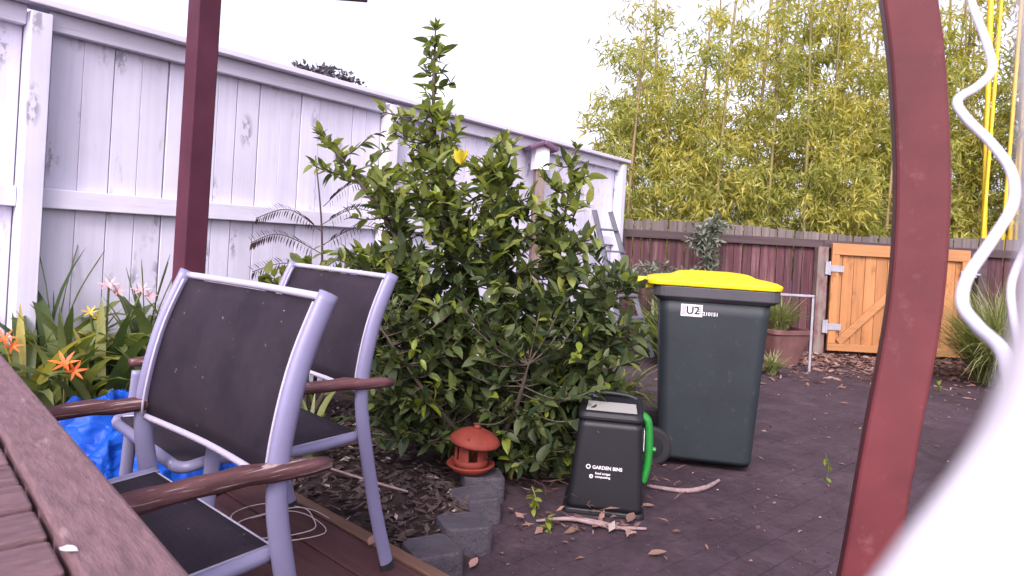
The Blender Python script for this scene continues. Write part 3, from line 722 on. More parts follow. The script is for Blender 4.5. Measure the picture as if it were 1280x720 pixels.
def bamboo():
    var = []
    for k, (lm, cm, top, dens) in enumerate((('bamboo', 'culm', 5.2, .95), ('bamboo_green', 'culm', 5.6, .9), ('bamboo', 'culm_tan', 6.4, .75), ('bamboo_green', 'culm_tan', 4.0, 1.0), ('bamboo', 'culm', 6.8, .8), ('bamboo', 'culm', 3.5, 1.0))):
        cu, fo = bamboo_variant(k, lm, top, dens, 100 + k)
        var.append((cu.mesh('culm', M[cm], True), fo.mesh('foliage', M[lm])))
    random.seed(5)
    spots = []
    for i in range(17): spots.append((1.45 + i * 0.44 + random.uniform(-.15, .15), 8.85 + random.uniform(-.1, .25)))
    for i in range(18): spots.append((1.7 + i * 0.50 + random.uniform(-.2, .2), 9.7 + random.uniform(-.25, .3)))
    for i in range(16): spots.append((2.0 + i * 0.62 + random.uniform(-.2, .2), 10.8 + random.uniform(-.3, .4)))
    spots = [q for q in spots if not (5.75 < q[0] < 6.75 and q[1] < 9.2)] + [(5.6, 9.5), (6.3, 9.9), (6.9, 9.3), (7.4, 9.6), (6.7, 10.1), (5.9, 10.2)]
    for i, (x_, y_) in enumerate(spots):
        left = x_ / y_ < 0.28
        vi = random.choice((3, 5, 5, 3)) if left and i % 4 else random.choice((0, 1, 2, 3, 4, 4))
        t = thing('bamboo', (x_, y_, 0), 'leafy yellow green bamboo stem growing behind the back fence', 'bamboo', 'bamboo stems behind the back fence', random.uniform(0, 6.28))
        cu, fo = var[vi]
        inst('culm', cu, t); o = inst('foliage', fo, t); o['kind'] = 'stuff'
        s = random.uniform(.9, 1.08); t.scale = (s, s, s)
    # bare yellow culms to the right of the near post
    for i, (x_, y_, r) in enumerate(((6.02, 8.75, .020), (6.15, 8.82, .032), (6.26, 8.73, .022), (6.40, 8.85, .030), (6.52, 8.8, .02))):
        b = MB(); pts, rr = [], []; z = 0
        lx = random.uniform(-.04, .06)
        while z < 5.2:
            pts += [(lx * z, 0, z), (lx * z, 0, z + .02)]; rr += [r * 1.13, r]; z += .32
        b.tube(pts, rr, 9); o = b.build('yellow_bamboo', M['culm_yellow'], smooth=True); o.location = (x_, y_, 0)
        tag(o, 'bare bright yellow bamboo stem behind the fence, right of the gate', 'bamboo', 'bare yellow bamboo stems')
bamboo()

# ------------------------------------------------------------------ strap-leaved plants along the white fence
def strap_leaf(L, Wd, bend, n=7):
    b = MB(); x_, z, a = 0.0, 0.0, R(82)
    for i in range(n + 1):
        t = i / n; w_ = Wd / 2 * (min(1, .55 + t * 1.6) * (1 - t ** 4)) + 0.0008
        b.v += [(x_, -w_, z + w_ * .35), (x_, 0, z), (x_, w_, z + w_ * .35)]
        x_ += L / n * math.cos(a); z += L / n * math.sin(a); a -= bend / n * (0.4 + 1.4 * t)
    for i in range(n):
        q = i * 3; b.f += [(q, q + 1, q + 4, q + 3), (q + 1, q + 2, q + 5, q + 4)]
    return b
strap_meshes = [strap_leaf(L, Wd, be).mesh('leaf', M['strap'], True) for L, Wd, be in ((.56, .060, 1.1), (.64, .066, 1.6), (.56, .066, 2.2), (.62, .046, .6), (.52, .062, 2.6), (.6, .066, 1.3), (.56, .07, 1.9))]
def petal_flower(name, mat, parent, p, s, n=6, d=(0, 0, 1)):
    b = MB(); vv, ff = leaf_verts(0.058, 0.014, 0.25, 0.2)
    for k in range(n):
        m4 = Matrix.Rotation(k * 6.283 / n, 4, 'Z') @ Matrix.Rotation(R(-38), 4, 'Y'); b.add([m4 @ Vector(v) for v in vv], ff)
    o = b.build(name, mat, parent, smooth=True); o.matrix_local = Matrix.Translation(p) @ Vector(d).to_track_quat('Z', 'Y').to_matrix().to_4x4() @ Matrix.Scale(s, 4); return o
def strap_plant(loc, nl, label, s=1.0, flowers=()):
    t = thing('strap_leaf_plant', loc, label, 'plant', 'strap leaved plants by the white fence')
    for i in range(nl):
        a = i * 2.4 + random.uniform(-.4, .4)
        inst('leaf', random.choice(strap_meshes), t, Matrix.Translation((.03 * math.cos(a), .03 * math.sin(a), -.02)) @ Matrix.Rotation(a, 4, 'Z') @ Matrix.Rotation(random.uniform(-.15, .35), 4, 'Y') @ Matrix.Scale(s * random.uniform(.75, 1.12), 4))
    for mat, dx, dy, h, fs in flowers:
        b = MB(); b.tube(spline([(0, 0, 0), (dx * .5, dy * .5, h * .6), (dx, dy, h)], 4), 0.006, 6); b.build('flower_stem', M['strap'], t, smooth=True)
        petal_flower('flower', M[mat], t, (dx, dy, h), fs, 6, (0.2, -.6, .7))
        petal_flower('flower', M[mat], t, (dx + .05, dy - .02, h - .02), fs * .8, 6, (.7, -.5, .3))
    return t
random.seed(11)
strap_plant((-2.12, 3.00, .20), 18, 'strap leaved plant with a reddish flower at the left edge of the picture', 1.0, (('petal_o', -.02, -.10, .38, .9),))
strap_plant((-1.88, 2.92, .20), 18, 'strap leaved plant with orange star flowers above the blue tarpaulin', .95, (('petal_o', .12, -.20, .33, 1.05),))
strap_plant((-1.92, 3.26, .20), 20, 'tall strap leaved plant with pale pink flowers against the white fence', 1.15, (('petal_p', .0, 0, .60, .9), ('petal_p', .13, .05, .58, .85), ('petal_y', -.02, -.1, .48, .7)))
strap_plant((-1.62, 3.18, .19), 17, 'strap leaved plant just left of the plum post', 1.0)
strap_plant((-1.55, 3.42, .19), 15, 'dark strap leaved plant close to the fence behind the plum post', 1.1)
strap_plant((-2.22, 3.22, .20), 14, 'upright strap leaved plant hard against the fence at the far left', 1.2)
strap_plant((-1.22, 3.25, .15), 14, 'low strap leaved plant hidden behind the chair backs', .8)
strap_plant((-.85, 3.0, .13), 13, 'low strap leaved plant beneath the second chair', .6)
strap_plant((-1.75, 2.95, .2), 18, 'strap leaved plant behind the far arm of the chair', 1.0)
strap_plant((-1.70, 3.32, .2), 20, 'broad strap leaved plant between the pink flowers and the plum post', 1.15)
strap_plant((-2.05, 3.12, .2), 20, 'strap leaved plant with yellowed leaf tips left of the pink flowers', 1.15)
strap_plant((-2.0, 2.82, .2), 18, 'low strap leaved plant behind the table edge', .9)
strap_plant((-1.50, 3.10, .2), 16, 'strap leaved plant right behind the chair backrest corner', .9)

# thin dry grass seed heads among the strap plants
def reed(loc, label):
    t = thing('reed', loc, label, 'grass', 'thin reeds by the white fence')
    for i in range(6):
        a = random.uniform(0, 6.28); h = random.uniform(.55, .82); l_ = random.uniform(.05, .25)
        b = MB(); b.tube(spline([(0, 0, 0), (l_ * .3 * math.cos(a), l_ * .3 * math.sin(a), h * .6), (l_ * math.cos(a), l_ * math.sin(a), h)], 4), [0.0032] * 8 + [.001], 4); b.build('blade', M['strap'], t, smooth=True)
reed((-1.78, 3.35, .2), 'thin dark reeds rising against the white fence right of the pink flowers')
reed((-2.18, 3.28, .2), 'thin dark reeds rising against the white fence at the far left')

# ------------------------------------------------------------------ dark dry frond plant against the fence
def frond_plant():
    random.seed(3)
    base = Vector((-1.06, 3.78, .12)); t = thing('feathery_sapling', base, 'thin dark sapling with feathery dry fronds against the white fence', 'sapling')
    st = spline([(0, 0, 0), (.02, 0, .5), (.0, 0, 1.0), (-.06, 0, 1.42)], 6)
    b = MB(); b.tube(st, [0.010 * (1 - i / len(st)) + .002 for i in range(len(st))], 6); b.build('stem', M['dry'], t, smooth=True)
    vv, ff = leaf_verts(0.055, 0.011, .2, .1, 3)
    for i, (h, side, ln) in enumerate(((.72, -1, .36), (.78, 1, .36), (.88, -1, .40), (.92, 1, .42), (1.0, -1, .34), (1.04, 1, .40), (1.14, 1, .36), (.62, 1, .3), (.6, -1, .3))):
        b = MB(); up = random.uniform(.25, .5)
        cv = spline([(0, 0, h), (side * ln * .5, random.uniform(-.1, .1), h + up * .3), (side * ln, random.uniform(-.15, .15), h + up * .28 - .05)], 7)
        b.tube(cv, 0.0025, 4, cap=False)
        for p, q in zip(cv[2:-1], cv[3:]):
            for sd_ in (-1, 1):
                d = (q - p).normalized(); dd = Vector((d.x * .35, d.y * .3 + sd_ * .15, -.55 * sd_ + .15 - .25)); m4 = frame(p, dd, random.uniform(-.4, .4), random.uniform(.8, 1.1))
                b.add([m4 @ Vector(v) for v in vv], ff)
                m4 = frame((p + q) / 2, dd, random.uniform(-.4, .4), random.uniform(.8, 1.1)); b.add([m4 @ Vector(v) for v in vv], ff)
        b.build('frond', M['dry'], t, smooth=True)
frond_plant()

# ------------------------------------------------------------------ generic leafy shrub
def shrub(name, base, label, cat, ells, lm, L, Wd, stem_mat, group=None, trunk_r=.02, up=.2, seed=1):
    random.seed(seed); base = Vector(base); t = thing(name, base, label, cat, group)
    f = MB(); st = MB(); vv, ff = leaf_verts(L, Wd, .2, .2, 3)
    for c_, r, cnt in ells:
        c_ = Vector(c_)
        st.tube(spline([(0, 0, 0), c_ * .5 + Vector((0, 0, .05)), c_], 4), [trunk_r * (1 - .09 * i) for i in range(9)], 5)
        for _ in range(cnt):
            v = rnd_dir() ; q = random.random() ** .45; e = c_ + Vector((v.x * r[0], v.y * r[1], v.z * r[2])) * q
            st.tube([c_.lerp(e, .25), e], .0025, 3, cap=False)
            for _k in range(7):
                p = c_.lerp(e, random.uniform(.55, 1.05)) + rnd_dir() * L * .3; d = (rnd_dir(up) + v * .5).normalized()
                m4 = frame(p, d, random.uniform(-1, 1), random.uniform(.7, 1.2)); f.add([m4 @ Vector(q2) for q2 in vv], ff)
    st.build('trunk', M[stem_mat], t, smooth=True); o = f.build('crown', M[lm], t, smooth=True); o['kind'] = 'stuff'
    return t
shrub('olive_bush', (2.18, 7.75, 0), 'grey green small leaved bush against the red fence behind the yellow lid', 'bush',
      [((0, 0, .95), (.24, .18, .3), 50), ((.02, 0, 1.28), (.24, .15, .22), 60), ((-.55, -.2, .85), (.45, .2, .15), 50), ((.15, .05, 1.45), (.2, .12, .16), 26)], 'olive', .085, .028, 'bark', seed=4)
shrub('leafy_shrub', (-1.02, 3.5, .1), 'light green leafy shrub rising behind the second chair back', 'shrub',
      [((0, 0, .62), (.30, .2, .3), 55), ((.3, 0, .45), (.3, .2, .35), 55), ((-.15, 0, .4), (.25, .2, .3), 35)], 'citrus_top', .085, .045, 'bark', seed=14)
shrub('far_tree', (-4.0, 14.0, 0), 'far tree top showing above the white fence', 'tree',
      [((.0, 0, 4.15), (.75, .5, .38), 190), ((-.45, 0, 4.35), (.35, .3, .2), 50), ((.5, 0, 3.9), (.4, .3, .3), 60)], 'farleaf', .13, .06, 'bark', trunk_r=.1, seed=6)
shrub('sparse_tree', (1.30, 9.6, 0), 'thin pale tree with sparse leaves beyond the corner of the two fences', 'tree',
      [((-.1, 0, 2.3), (.35, .3, .5), 34), ((-.15, 0, 2.9), (.35, .3, .4), 18), ((.05, 0, 1.75), (.35, .3, .3), 34)], 'bamboo', .13, .03, 'culm_tan', seed=8)

def tussock(loc, label, n, L, lm='grass', spread=.9, seed=2, name='grass_tussock', cat='grass', wd=.012):
    random.seed(seed); b = MB()
    for i in range(n):
        a = random.uniform(0, 6.28); ln = L * random.uniform(.6, 1.1); el = R(random.uniform(48, 88)); bend = random.uniform(.6, 2.2) * spread
        x_, z, e = .0, .0, el; r0 = random.uniform(0, .12) * L * 1.4; a0 = random.uniform(0, 6.28); pts = []
        for k in range(6):
            w_ = wd / 2 * (1 - (k / 5) ** 2) + .0006
            cx, cy = r0 * math.cos(a0) + x_ * math.cos(a), r0 * math.sin(a0) + x_ * math.sin(a)
            pts += [(cx - w_ * math.sin(a), cy + w_ * math.cos(a), z), (cx + w_ * math.sin(a), cy - w_ * math.cos(a), z)]
            x_ += ln / 5 * math.cos(e); z = max(.01, z + ln / 5 * math.sin(e)); e -= bend / 5
        b.add(pts, [(2 * k, 2 * k + 1, 2 * k + 3, 2 * k + 2) for k in range(5)])
    o = b.build(name, M[lm], smooth=True); o.location = loc; return tag(o, label, cat)
tussock((4.80, 6.6, 0), 'large soft green grass tussock right of the gate', 1500, 1.15, seed=2, wd=.014)
tussock((5.6, 7.5, 0), 'grass tussock at the fence foot behind the large tussock', 300, .7, seed=3)
tussock((2.55, 6.5, 0), 'small dry grass clump in front of the clay pot', 160, .28, seed=9)
tussock((1.62, 6.5, 0), 'strappy green plant beside the foot of the ladder', 120, .75, 'strap', .9, 12, 'strappy_plant', 'plant', .035)
tussock((1.72, 7.3, 0), 'arching strappy green plant between the ladder and the yellow lidded bin', 140, 1.15, 'strap', 1.0, 14, 'strappy_plant', 'plant', .035)
tussock((.75, 4.6, 0), 'low strappy green plant at the right foot of the citrus tree', 130, .55, 'strap', 1.2, 15, 'strappy_plant', 'plant', .03)

# ------------------------------------------------------------------ ladder leaning on the white fence
def ladder():
    p = [Vector(q) for q in ((1.22, 6.80, 0.02), (1.52, 7.02, 0.02), (.83, 7.02, 1.50), (1.02, 7.17, 1.50))]
    t = thing('ladder', (1.37, 6.9, 0), 'grey metal step ladder leaning against the far end of the white fence', 'ladder'); o0 = Vector((1.37, 6.9, 0))
    for a, e in ((0, 2), (1, 3)):
        b = MB(); b.tube([p[a] - o0, p[e] - o0], (.045, .015), 4, ref=(1, -.6, 0)); 
        b = MB(); b.tube([p[a] - o0, p[e] - o0], [(.06, .022)] * 2, 4, ref=(.6, .8, 0)); b.build('rail', M['alu'], t)
    for k in range(6):
        f = .12 + k * .15; a = p[0].lerp(p[2], f) - o0; e = p[1].lerp(p[3], f) - o0
        b = MB(); c_ = (a + e) / 2; b.box(c_, ((e - a).length, .09, .02), rz=math.atan2(e.y - a.y, e.x - a.x)); b.build('tread', M['alu'], t, bevel=.003)
ladder()

# ------------------------------------------------------------------ birdhouse on a post by the fence
def birdhouse():
    t = thing('birdhouse', (.215, 6.25, 0), 'small white birdhouse with a dark plum roof on a post above the white fence', 'birdhouse', None, .3)
    b = MB(); b.box((0, 0, .90), (.09, .09, 1.8)); b.build('post', M['olive'] if False else M['pale_post'], t, bevel=.005)
    b = MB(); q = .065; b.add([(-q, -q, 1.8), (q, -q, 1.8), (q, q, 1.8), (-q, q, 1.8), (-q, -q, 1.99), (q, -q, 1.99), (q, q, 1.99), (-q, q, 1.99), (0, -q, 2.02), (0, q, 2.02)],
        [(3, 2, 1, 0), (0, 1, 5, 8, 4), (1, 2, 6, 5), (2, 3, 7, 9, 6), (3, 0, 4, 7)]); b.build('house', M['housewall'], t)
    for s in (-1, 1):
        b = MB(); b.box((s * .066, 0, 2.012), (.15, .24, .045), ry=s * R(24)); b.build('roof_panel', M['roofcap'], t, bevel=.014)
birdhouse()

# ------------------------------------------------------------------ text helper
def text(name, s, size, mat, parent, m4):
    cu = bpy.data.curves.new(name, 'FONT'); cu.body = s; cu.size = size; cu.extrude = .0004; cu.offset = size * .025; cu.align_x = 'LEFT'
    o = bpy.data.objects.new(name, cu); col.objects.link(o)
    me = bpy.data.meshes.new_from_object(o.evaluated_get(bpy.context.evaluated_depsgraph_get())); bpy.data.objects.remove(o)
    me.materials.clear(); me.materials.append(mat); return inst(name, me, parent, m4)

# ------------------------------------------------------------------ wheelie bin (local: +x towards the opening side, -y the face we see)
def rounded(x0, x1, y0, y1, r, n=4):
    pts = []
    for cx, cy, a0 in ((x1 - r, y1 - r, 0), (x0 + r, y1 - r, 90), (x0 + r, y0 + r, 180), (x1 - r, y0 + r, 270)):
        for k in range(n + 1): a = R(a0 + 90 * k / n); pts.append((cx + r * math.cos(a), cy + r * math.sin(a)))
    return pts
def loft(sections, cap0=True, cap1=True):
    b = MB(); n = len(sections[0][0])
    for ring, z in sections:
        for i, p in enumerate(ring): b.v.append((p[0], p[1], z(p) if callable(z) else z))
    for k in range(len(sections) - 1):
        for i in range(n): b.f.append((k * n + i, k * n + (i + 1) % n, (k + 1) * n + (i + 1) % n, (k + 1) * n + i))
    if cap0: b.f.append(tuple(reversed(range(n))))
    if cap1: b.f.append(tuple((len(sections) - 1) * n + i for i in range(n)))
    return b
def wheelie():
    t = thing('wheelie_bin', (1.09, 3.72, 0), 'dark green wheelie bin with a bright yellow lid standing on the paving', 'bin', None, R(-11))
    zt = 0.925
    body = loft([(rounded(-.215, .235, -.19, .19, .045), .03), (rounded(-.225, .245, -.20, .20, .05), .06), (rounded(-.262, .29, -.228, .228, .055), .80), (rounded(-.272, .30, -.235, .235, .055), zt)])
    o = body.build('body', M['bin'], t, smooth=True); o.modifiers.new('ws', 'WEIGHTED_NORMAL')
    rim = loft([(rounded(-.275, .305, -.238, .238, .055), zt - .055), (rounded(-.300, .335, -.262, .262, .06), zt - .035), (rounded(-.300, .335, -.262, .262, .06), zt + .018), (rounded(-.28, .315, -.245, .245, .05), zt + .018)], False, False)
    rim.build('rim', M['rim'], t, bevel=.004)
    # lid: hinged at -x, domed, with a raised middle and lip at +x
    lid = loft([(rounded(-.335, .34, -.268, .268, .06, 6), zt + .021), (rounded(-.335, .345, -.27, .27, .06, 6), zt + .047), (rounded(-.30, .32, -.24, .24, .06, 6), zt + .060),
                (rounded(-.20, .235, -.20, .20, .06, 6), zt + .072), (rounded(-.16, .19, -.18, .18, .06, 6), zt + .092), (rounded(-.10, .12, -.12, .12, .05, 6), zt + .098)])
    lid.build('lid', M['yellow'], t, bevel=.006)
    b = MB()
    for s in (-1, 1): b.box((-.335, s * .17, zt + .018), (.10, .035, .05))
    b.build('hinge_lug', M['yellow'], t, bevel=.008)
    b = MB(); b.tube([(-.355, -.262, zt + .012), (-.355, .262, zt + .012)], .016, 12); b.build('handle', M['rim'], t, smooth=True)
    b = MB(); b.tube([(-.345, -.275, zt + .03), (-.345, -.268, zt + .03)], .016, 14); b.build('hinge_pin', M['ink'], t)
    for s in (-1, 1):
        b = MB(); b.lathe([(.03, -.025), (.088, -.025), (.10, -.015), (.10, .015), (.088, .025), (.03, .025)], 28); o = b.build('wheel', M['rubber'], t, smooth=False)
        o.matrix_local = Matrix.Translation((-.262, s * .222, .10)) @ Matrix.Rotation(R(90), 4, 'X')
        b = MB(); b.lathe([(0, -.03), (.055, -.028), (.062, -.018), (.062, .018), (.055, .028), (0, .03)], 20); h = b.build('hub', M['black'], o)
    b = MB(); b.tube([(-.262, -.21, .10), (-.262, .21, .10)], .011, 8); b.build('axle', M['zinc'], t)
    # sticker and stamped number on the visible face
    a = math.atan2(.040, .74)
    def face(x, z): 
        yy = -(.2 + (.228 - .2) * (z - .06) / .74) - .0015
        return Matrix.Translation((x, yy - .0005, z)) @ Matrix.Rotation(R(90) + .038, 4, 'X')
    b = MB(); b.box((0, 0, 0), (.108, .062, .0012)); o = b.build('sticker', M['sticker'], t); o.matrix_local = face(-.10, .822)
    text('sticker_number', 'U2', .056, M['ink'], o, Matrix.Translation((-.028, -.018, .001)))
    b = MB(); 
    for k in range(5): b.box((-.047 + .004 * k, .0, .0010), (.0018, .05, .0006))
    for k in range(4): b.box((.040, .02 - .011 * k, .0010), (.018, .004, .0006))
    b.build('sticker_print', M['ink'], o)
    text('stamped_number', '210151', .026, M['white_print'], t, face(-.044, .800))
wheelie()

# ------------------------------------------------------------------ small black garden bin
def garden_bin():
    t = thing('compost_caddy', (.475, 2.97, 0), 'small black garden bin with green side handle and white print', 'bin', None, R(-9))
    body = loft([(rounded(-.165, .15, -.13, .13, .03), .004), (rounded(-.165, .15, -.13, .13, .03), .04), (rounded(-.135, .135, -.115, .115, .03), .36), (rounded(-.128, .128, -.108, .108, .03), .40)])
    body.build('body', M['black'], t, smooth=True).modifiers.new('ws', 'WEIGHTED_NORMAL')
    foot = loft([(rounded(-.185, .16, -.145, .14, .03), 0), (rounded(-.18, .158, -.142, .138, .03), .022)]); foot.build('foot', M['black'], t, bevel=.005)
    # sloping lid with a clear window
    zf = lambda hi, lo: (lambda p: lo + (hi - lo) * (p[1] + .12) / .24)
    lid = loft([(rounded(-.137, .137, -.117, .117, .03), .392), (rounded(-.137, .137, -.117, .117, .03), zf(.45, .405)), (rounded(-.125, .125, -.105, .105, .03), zf(.465, .42))]); lid.build('lid', M['black'], t, bevel=.004)
    b = MB(); b.add([(-.105, -.088, .426), (.110, -.088, .426), (.105, .01, .4445), (-.100, .01, .4445)], [(0, 1, 2, 3)]); o = b.build('window', M['clear'], t)
    o.modifiers.new('s', 'SOLIDIFY').thickness = .004
    b = MB(); b.tube([(-.07, .06, .453), (-.07, .06, .485)], .016, 12); b.tube([(-.085, .06, .487), (-.055, .06, .487)], .012, 10); b.build('knob', M['zinc'], t, smooth=True)
    b = MB(); b.tube(spline([(-.11, .075, .45), (-.05, .08, .468), (.06, .08, .466), (.115, .075, .45)], 5), .011, 8); b.build('carry_handle', M['black'], t, smooth=True)
    # green handle on the right side
    cv = spline([(.132, -.03, .41), (.158, -.03, .385), (.168, -.03, .30), (.165, -.03, .20), (.150, -.03, .13)], 6)
    b = MB(); b.tube(cv, [(.018, .034)] * len(cv), 10, ref=(1, 0, 0)); b.build('side_handle', M['green'], t, smooth=True)
    b = MB(); b.tube([(.18, -.035, .27), (.197, -.035, .27)], .010, 8); b.build('handle_pin', M['green'], t)
    b = MB(); b.add([(0, -.018, 0), (0, .018, .02), (0, .02, .085), (0, -.012, .07)], [(0, 1, 2, 3)]); o = b.build('side_sticker', M['sticker'], t); o.location = (.1455, -.06, .27)
    o.modifiers.new('s', 'SOLIDIFY').thickness = .002
    def face(x, z):
        yy = -(.13 - .015 * (z - .04) / .32) - .001
        return Matrix.Translation((x, yy - .001, z)) @ Matrix.Rotation(R(90) - .046, 4, 'X')
    text('print', 'GARDEN BINS', .0195, M['white_print'], t, face(-.065, .190))
    text('print', 'food scraps', .0135, M['white_print'], t, face(-.052, .168)); text('print', 'composting', .0135, M['white_print'], t, face(-.052, .154))
    b = MB(); b.lathe([(.006, 0), (.010, 0)], 16); o = b.build('emblem', M['white_print'], t, ); o.matrix_local = face(-.082, .197)
    b = MB(); b.lathe([(.004, 0), (.009, 0)], 6); o = b.build('emblem', M['white_print'], t, ); o.matrix_local = face(-.068, .158)
garden_bin()

# ------------------------------------------------------------------ edging blocks and terracotta lantern
bs = [(-.205, 2.245, .25), (-.118, 2.47, .12), (-.088, 2.74, .05), (-.072, 2.965, -.05)]
lab = ['grey concrete edging block nearest the deck corner', 'grey concrete edging block second from the deck corner', 'grey concrete edging block just in front of the red lantern', 'grey concrete edging block under the red terracotta lantern']
b = MB()
ring = []
for cx, cy, a0 in ((.068, .050, 0), (-.064, .054, 90), (-.068, -.050, 180), (.064, -.054, 270)):
    for k in range(4): ring.append((cx +   .028 * math.cos(R(a0 + 30 * k)), cy + .028 * math.sin(R(a0 + 30 * k))))
n = len(ring); b.v = [(x, y_, 0) for x, y_ in ring] + [(x * .97, y_ * .97, .115 + .006 * math.sin(x * 40) + .004 * math.cos(y_ * 50)) for x, y_ in ring]
b.f = [tuple(reversed(range(n))), tuple(range(n, 2 * n))] + [(i, (i + 1) % n, n + (i + 1) % n, n + i) for i in range(n)]
bm_ = b.mesh('edging_block', M['block'])
for (x, y_, a), lb in zip(bs, lab):
    o = inst('edging_block', bm_); o.location = (x, y_, -.005); o.rotation_euler = (random.uniform(-.05, .05), random.uniform(-.05, .05), a + .3); o.scale = (random.uniform(.92, 1.08), random.uniform(.9, 1.05), random.uniform(.92, 1.06))
    bv = o.modifiers.new('bevel', 'BEVEL'); bv.width = .010; bv.segments = 2; tag(o, lb, 'block', 'concrete edging blocks')
def lantern():
    t = thing('terracotta_lantern', (-.125, 2.965, .118), 'red terracotta lantern with a mushroom roof standing on an edging block', 'lantern')
    b = MB(); b.lathe([(0, 0), (.078, 0), (.086, .012), (.106, .030), (.102, .036), (.080, .022), (0, .02)], 32); b.build('saucer', M['terra'], t, smooth=True)
    b = MB()   # body: drum with openings made of pillars and bands
    b.lathe([(.066, .02), (.072, .022), (.074, .05), (.066, .054), (.060, .05), (.060, .02)], 32); b.build('base_band', M['terra'], t, smooth=True)
    b = MB(); b.lathe([(.058, .110), (.068, .108), (.070, .128), (.058, .130)], 32); b.build('top_band', M['terra'], t, smooth=True)
    for k in range(5):
        a = k * 1.2566 + .5; b = MB(); p = []
        for (r_, z) in ((.061, .048), (.073, .048), (.071, .112), (.060, .112)): p.append((r_, z))
        wv_ = .34
        pts = [(r_ * math.cos(a + s * wv_), r_ * math.sin(a + s * wv_), z) for s in (-1, -.33, .33, 1) for r_, z in p]
        for q in range(3): b.f += [(q * 4 + 1, q * 4 + 5, q * 4 + 6, q * 4 + 2), (q * 4, q * 4 + 3, q * 4 + 7, q * 4 + 4), (q * 4 + 2, q * 4 + 6, q * 4 + 7, q * 4 + 3), (q * 4, q * 4 + 4, q * 4 + 5, q * 4 + 1)]
        b.f += [(0, 1, 2, 3), (15, 14, 13, 12)]; b.v = pts; b.build('pillar', M['terra'], t)
    b = MB(); b.lathe([(.06, .128), (.108, .126), (.112, .134), (.100, .150), (.070, .170), (.035, .184), (.012, .188), (0, .189)], 36); o = b.build('roof', M['terra'], t, smooth=True); o.rotation_euler = (R(3), R(6), 0)
    b = MB(); b.lathe([(0, .186), (.014, .186), (.016, .196), (.008, .206), (0, .207)], 14); b.build('finial', M['terra'], o, smooth=True)
lantern()

# ------------------------------------------------------------------ clay pot, steel frame
def pot():
    t = thing('clay_pot', (2.86, 7.15, 0), 'large brown clay pot planted with grass near the back fence', 'pot')
    b = loft([(rounded(-.15, .15, -.15, .15, .05), 0), (rounded(-.235, .235, -.235, .235, .06), .33), (rounded(-.25, .25, -.25, .25, .06), .34), (rounded(-.252, .252, -.252, .252, .06), .385), (rounded(-.225, .225, -.225, .225, .05), .385), (rounded(-.215, .215, -.215, .215, .05), .34)]); o = b.build('vessel', M['pot'], t, bevel=.006); o.rotation_euler = (0, 0, .35)
    random.seed(8); g = tussock((0, 0, 0), None, 420, .48, 'grass', .8, 31, 'grass', None, .012); g.parent = t; g.location = (0, 0, .33); g['kind'] = 'stuff'
    if 'category' in g: del g['category']
pot()
def steel_frame():
    t = thing('steel_frame', (2.6, 6.75, 0), 'thin galvanised steel frame standing in front of the clay pot', 'frame')
    for x in (-.45, .42):
        b = MB(); b.box((x, 0, .37), (.022, .016, .74)); b.build('upright', M['zinc'], t, bevel=.003)
    b = MB(); b.box((-.015, 0, .757), (.892, .018, .022)); b.build('crossbar', M['zinc'], t, bevel=.003)
steel_frame()

# ------------------------------------------------------------------ litter: bark chips, fallen leaves, sticks, string
def chips(name, label, n, place, lm, size, seed, zf=0.0):
    random.seed(seed); b = MB()
    for i in range(n):
        p = place()
        if p is None: continue
        L = size * random.uniform(.5, 1.6); wd = L * (random.uniform(.2, .55) if lm != 'needles' else .07); d = Vector((random.uniform(-1, 1), random.uniform(-1, 1), random.uniform(-.25, .25)))
        m4 = frame(Vector(p) + Vector((0, 0, random.uniform(.003, .012))), d, random.uniform(-.6, .6)); c_ = random.uniform(-.3, .3)
        b.add([m4 @ Vector(v) for v in ((-L / 2, 0, c_ * L * .3), (-L * .1, -wd / 2, 0), (L / 2, 0, c_ * L * .4), (L * .1, wd / 2, .004))], [(0, 1, 2, 3)])
    return tag(b.build(name, M[lm]), label, 'litter', None, 'stuff')
def in_bed():
    x, y_ = random.uniform(-1.6, .5), random.uniform(2.25, 4.2)
    rb = -0.06 + 0.16 * (y_ - 2.3) if y_ < 3.4 else 0.12 + 0.30 * (y_ - 3.4)
    if rb - x < .1 or (Vector((x, y_, 0)) - E0).dot(-EN) < .06: return None
    return (x, y_, .055 + 0.05 * noise.noise((x * 3, y_ * 3, 0)) + .006)
chips('bark_mulch', 'dark bark mulch covering the garden bed', 6500, in_bed, 'chips', .040, 51)
chips('leaf_litter', 'pinkish brown fallen leaves along the foot of the back fence', 4200, lambda: (random.uniform(1.8, 7.0), 8.1 - abs(random.gauss(0, .75)), .004), 'litter', .075, 52)
chips('leaf_litter', 'thin scatter of dry leaves and grit on the paving', 420, lambda: (random.uniform(-.1, 4.5), random.uniform(1.9, 7.5), .003), 'litter', .026, 53)
chips('leaf_litter', 'brown dry needles and leaves heaped under the right side of the tree', 1700, lambda: (.02 + random.gauss(.2, .22) + .1, 3.45 + random.gauss(.3, .35), .01 + abs(random.gauss(0, .03))), 'needles', .075, 54)
chips('leaf_litter', 'small pile of dry leaves in front of the black garden bin', 46, lambda: (.33 + random.gauss(0, .14), 2.70 + random.gauss(0, .07), .006 + abs(random.gauss(0, .010))), 'litter', .045, 55)
chips('grit', 'small stones and soil crumbs strewn over the paving', 2600, lambda: (random.uniform(-.15, 3.6), 1.9 + 5.5 * random.random() ** 1.6, .001), 'grit', .011, 57)
def stick(name, pts, r, label, mat='stick', cat='stick'):
    cv = spline(pts, 6); b = MB(); k = len(cv); b.tube([tuple(p) for p in cv], [r * (.6 + .4 * math.sin(3.14 * i / (k - 1)) + random.uniform(-.05, .05)) for i in range(k)], 7)
    return tag(b.build(name, M[mat], smooth=True), label, cat)
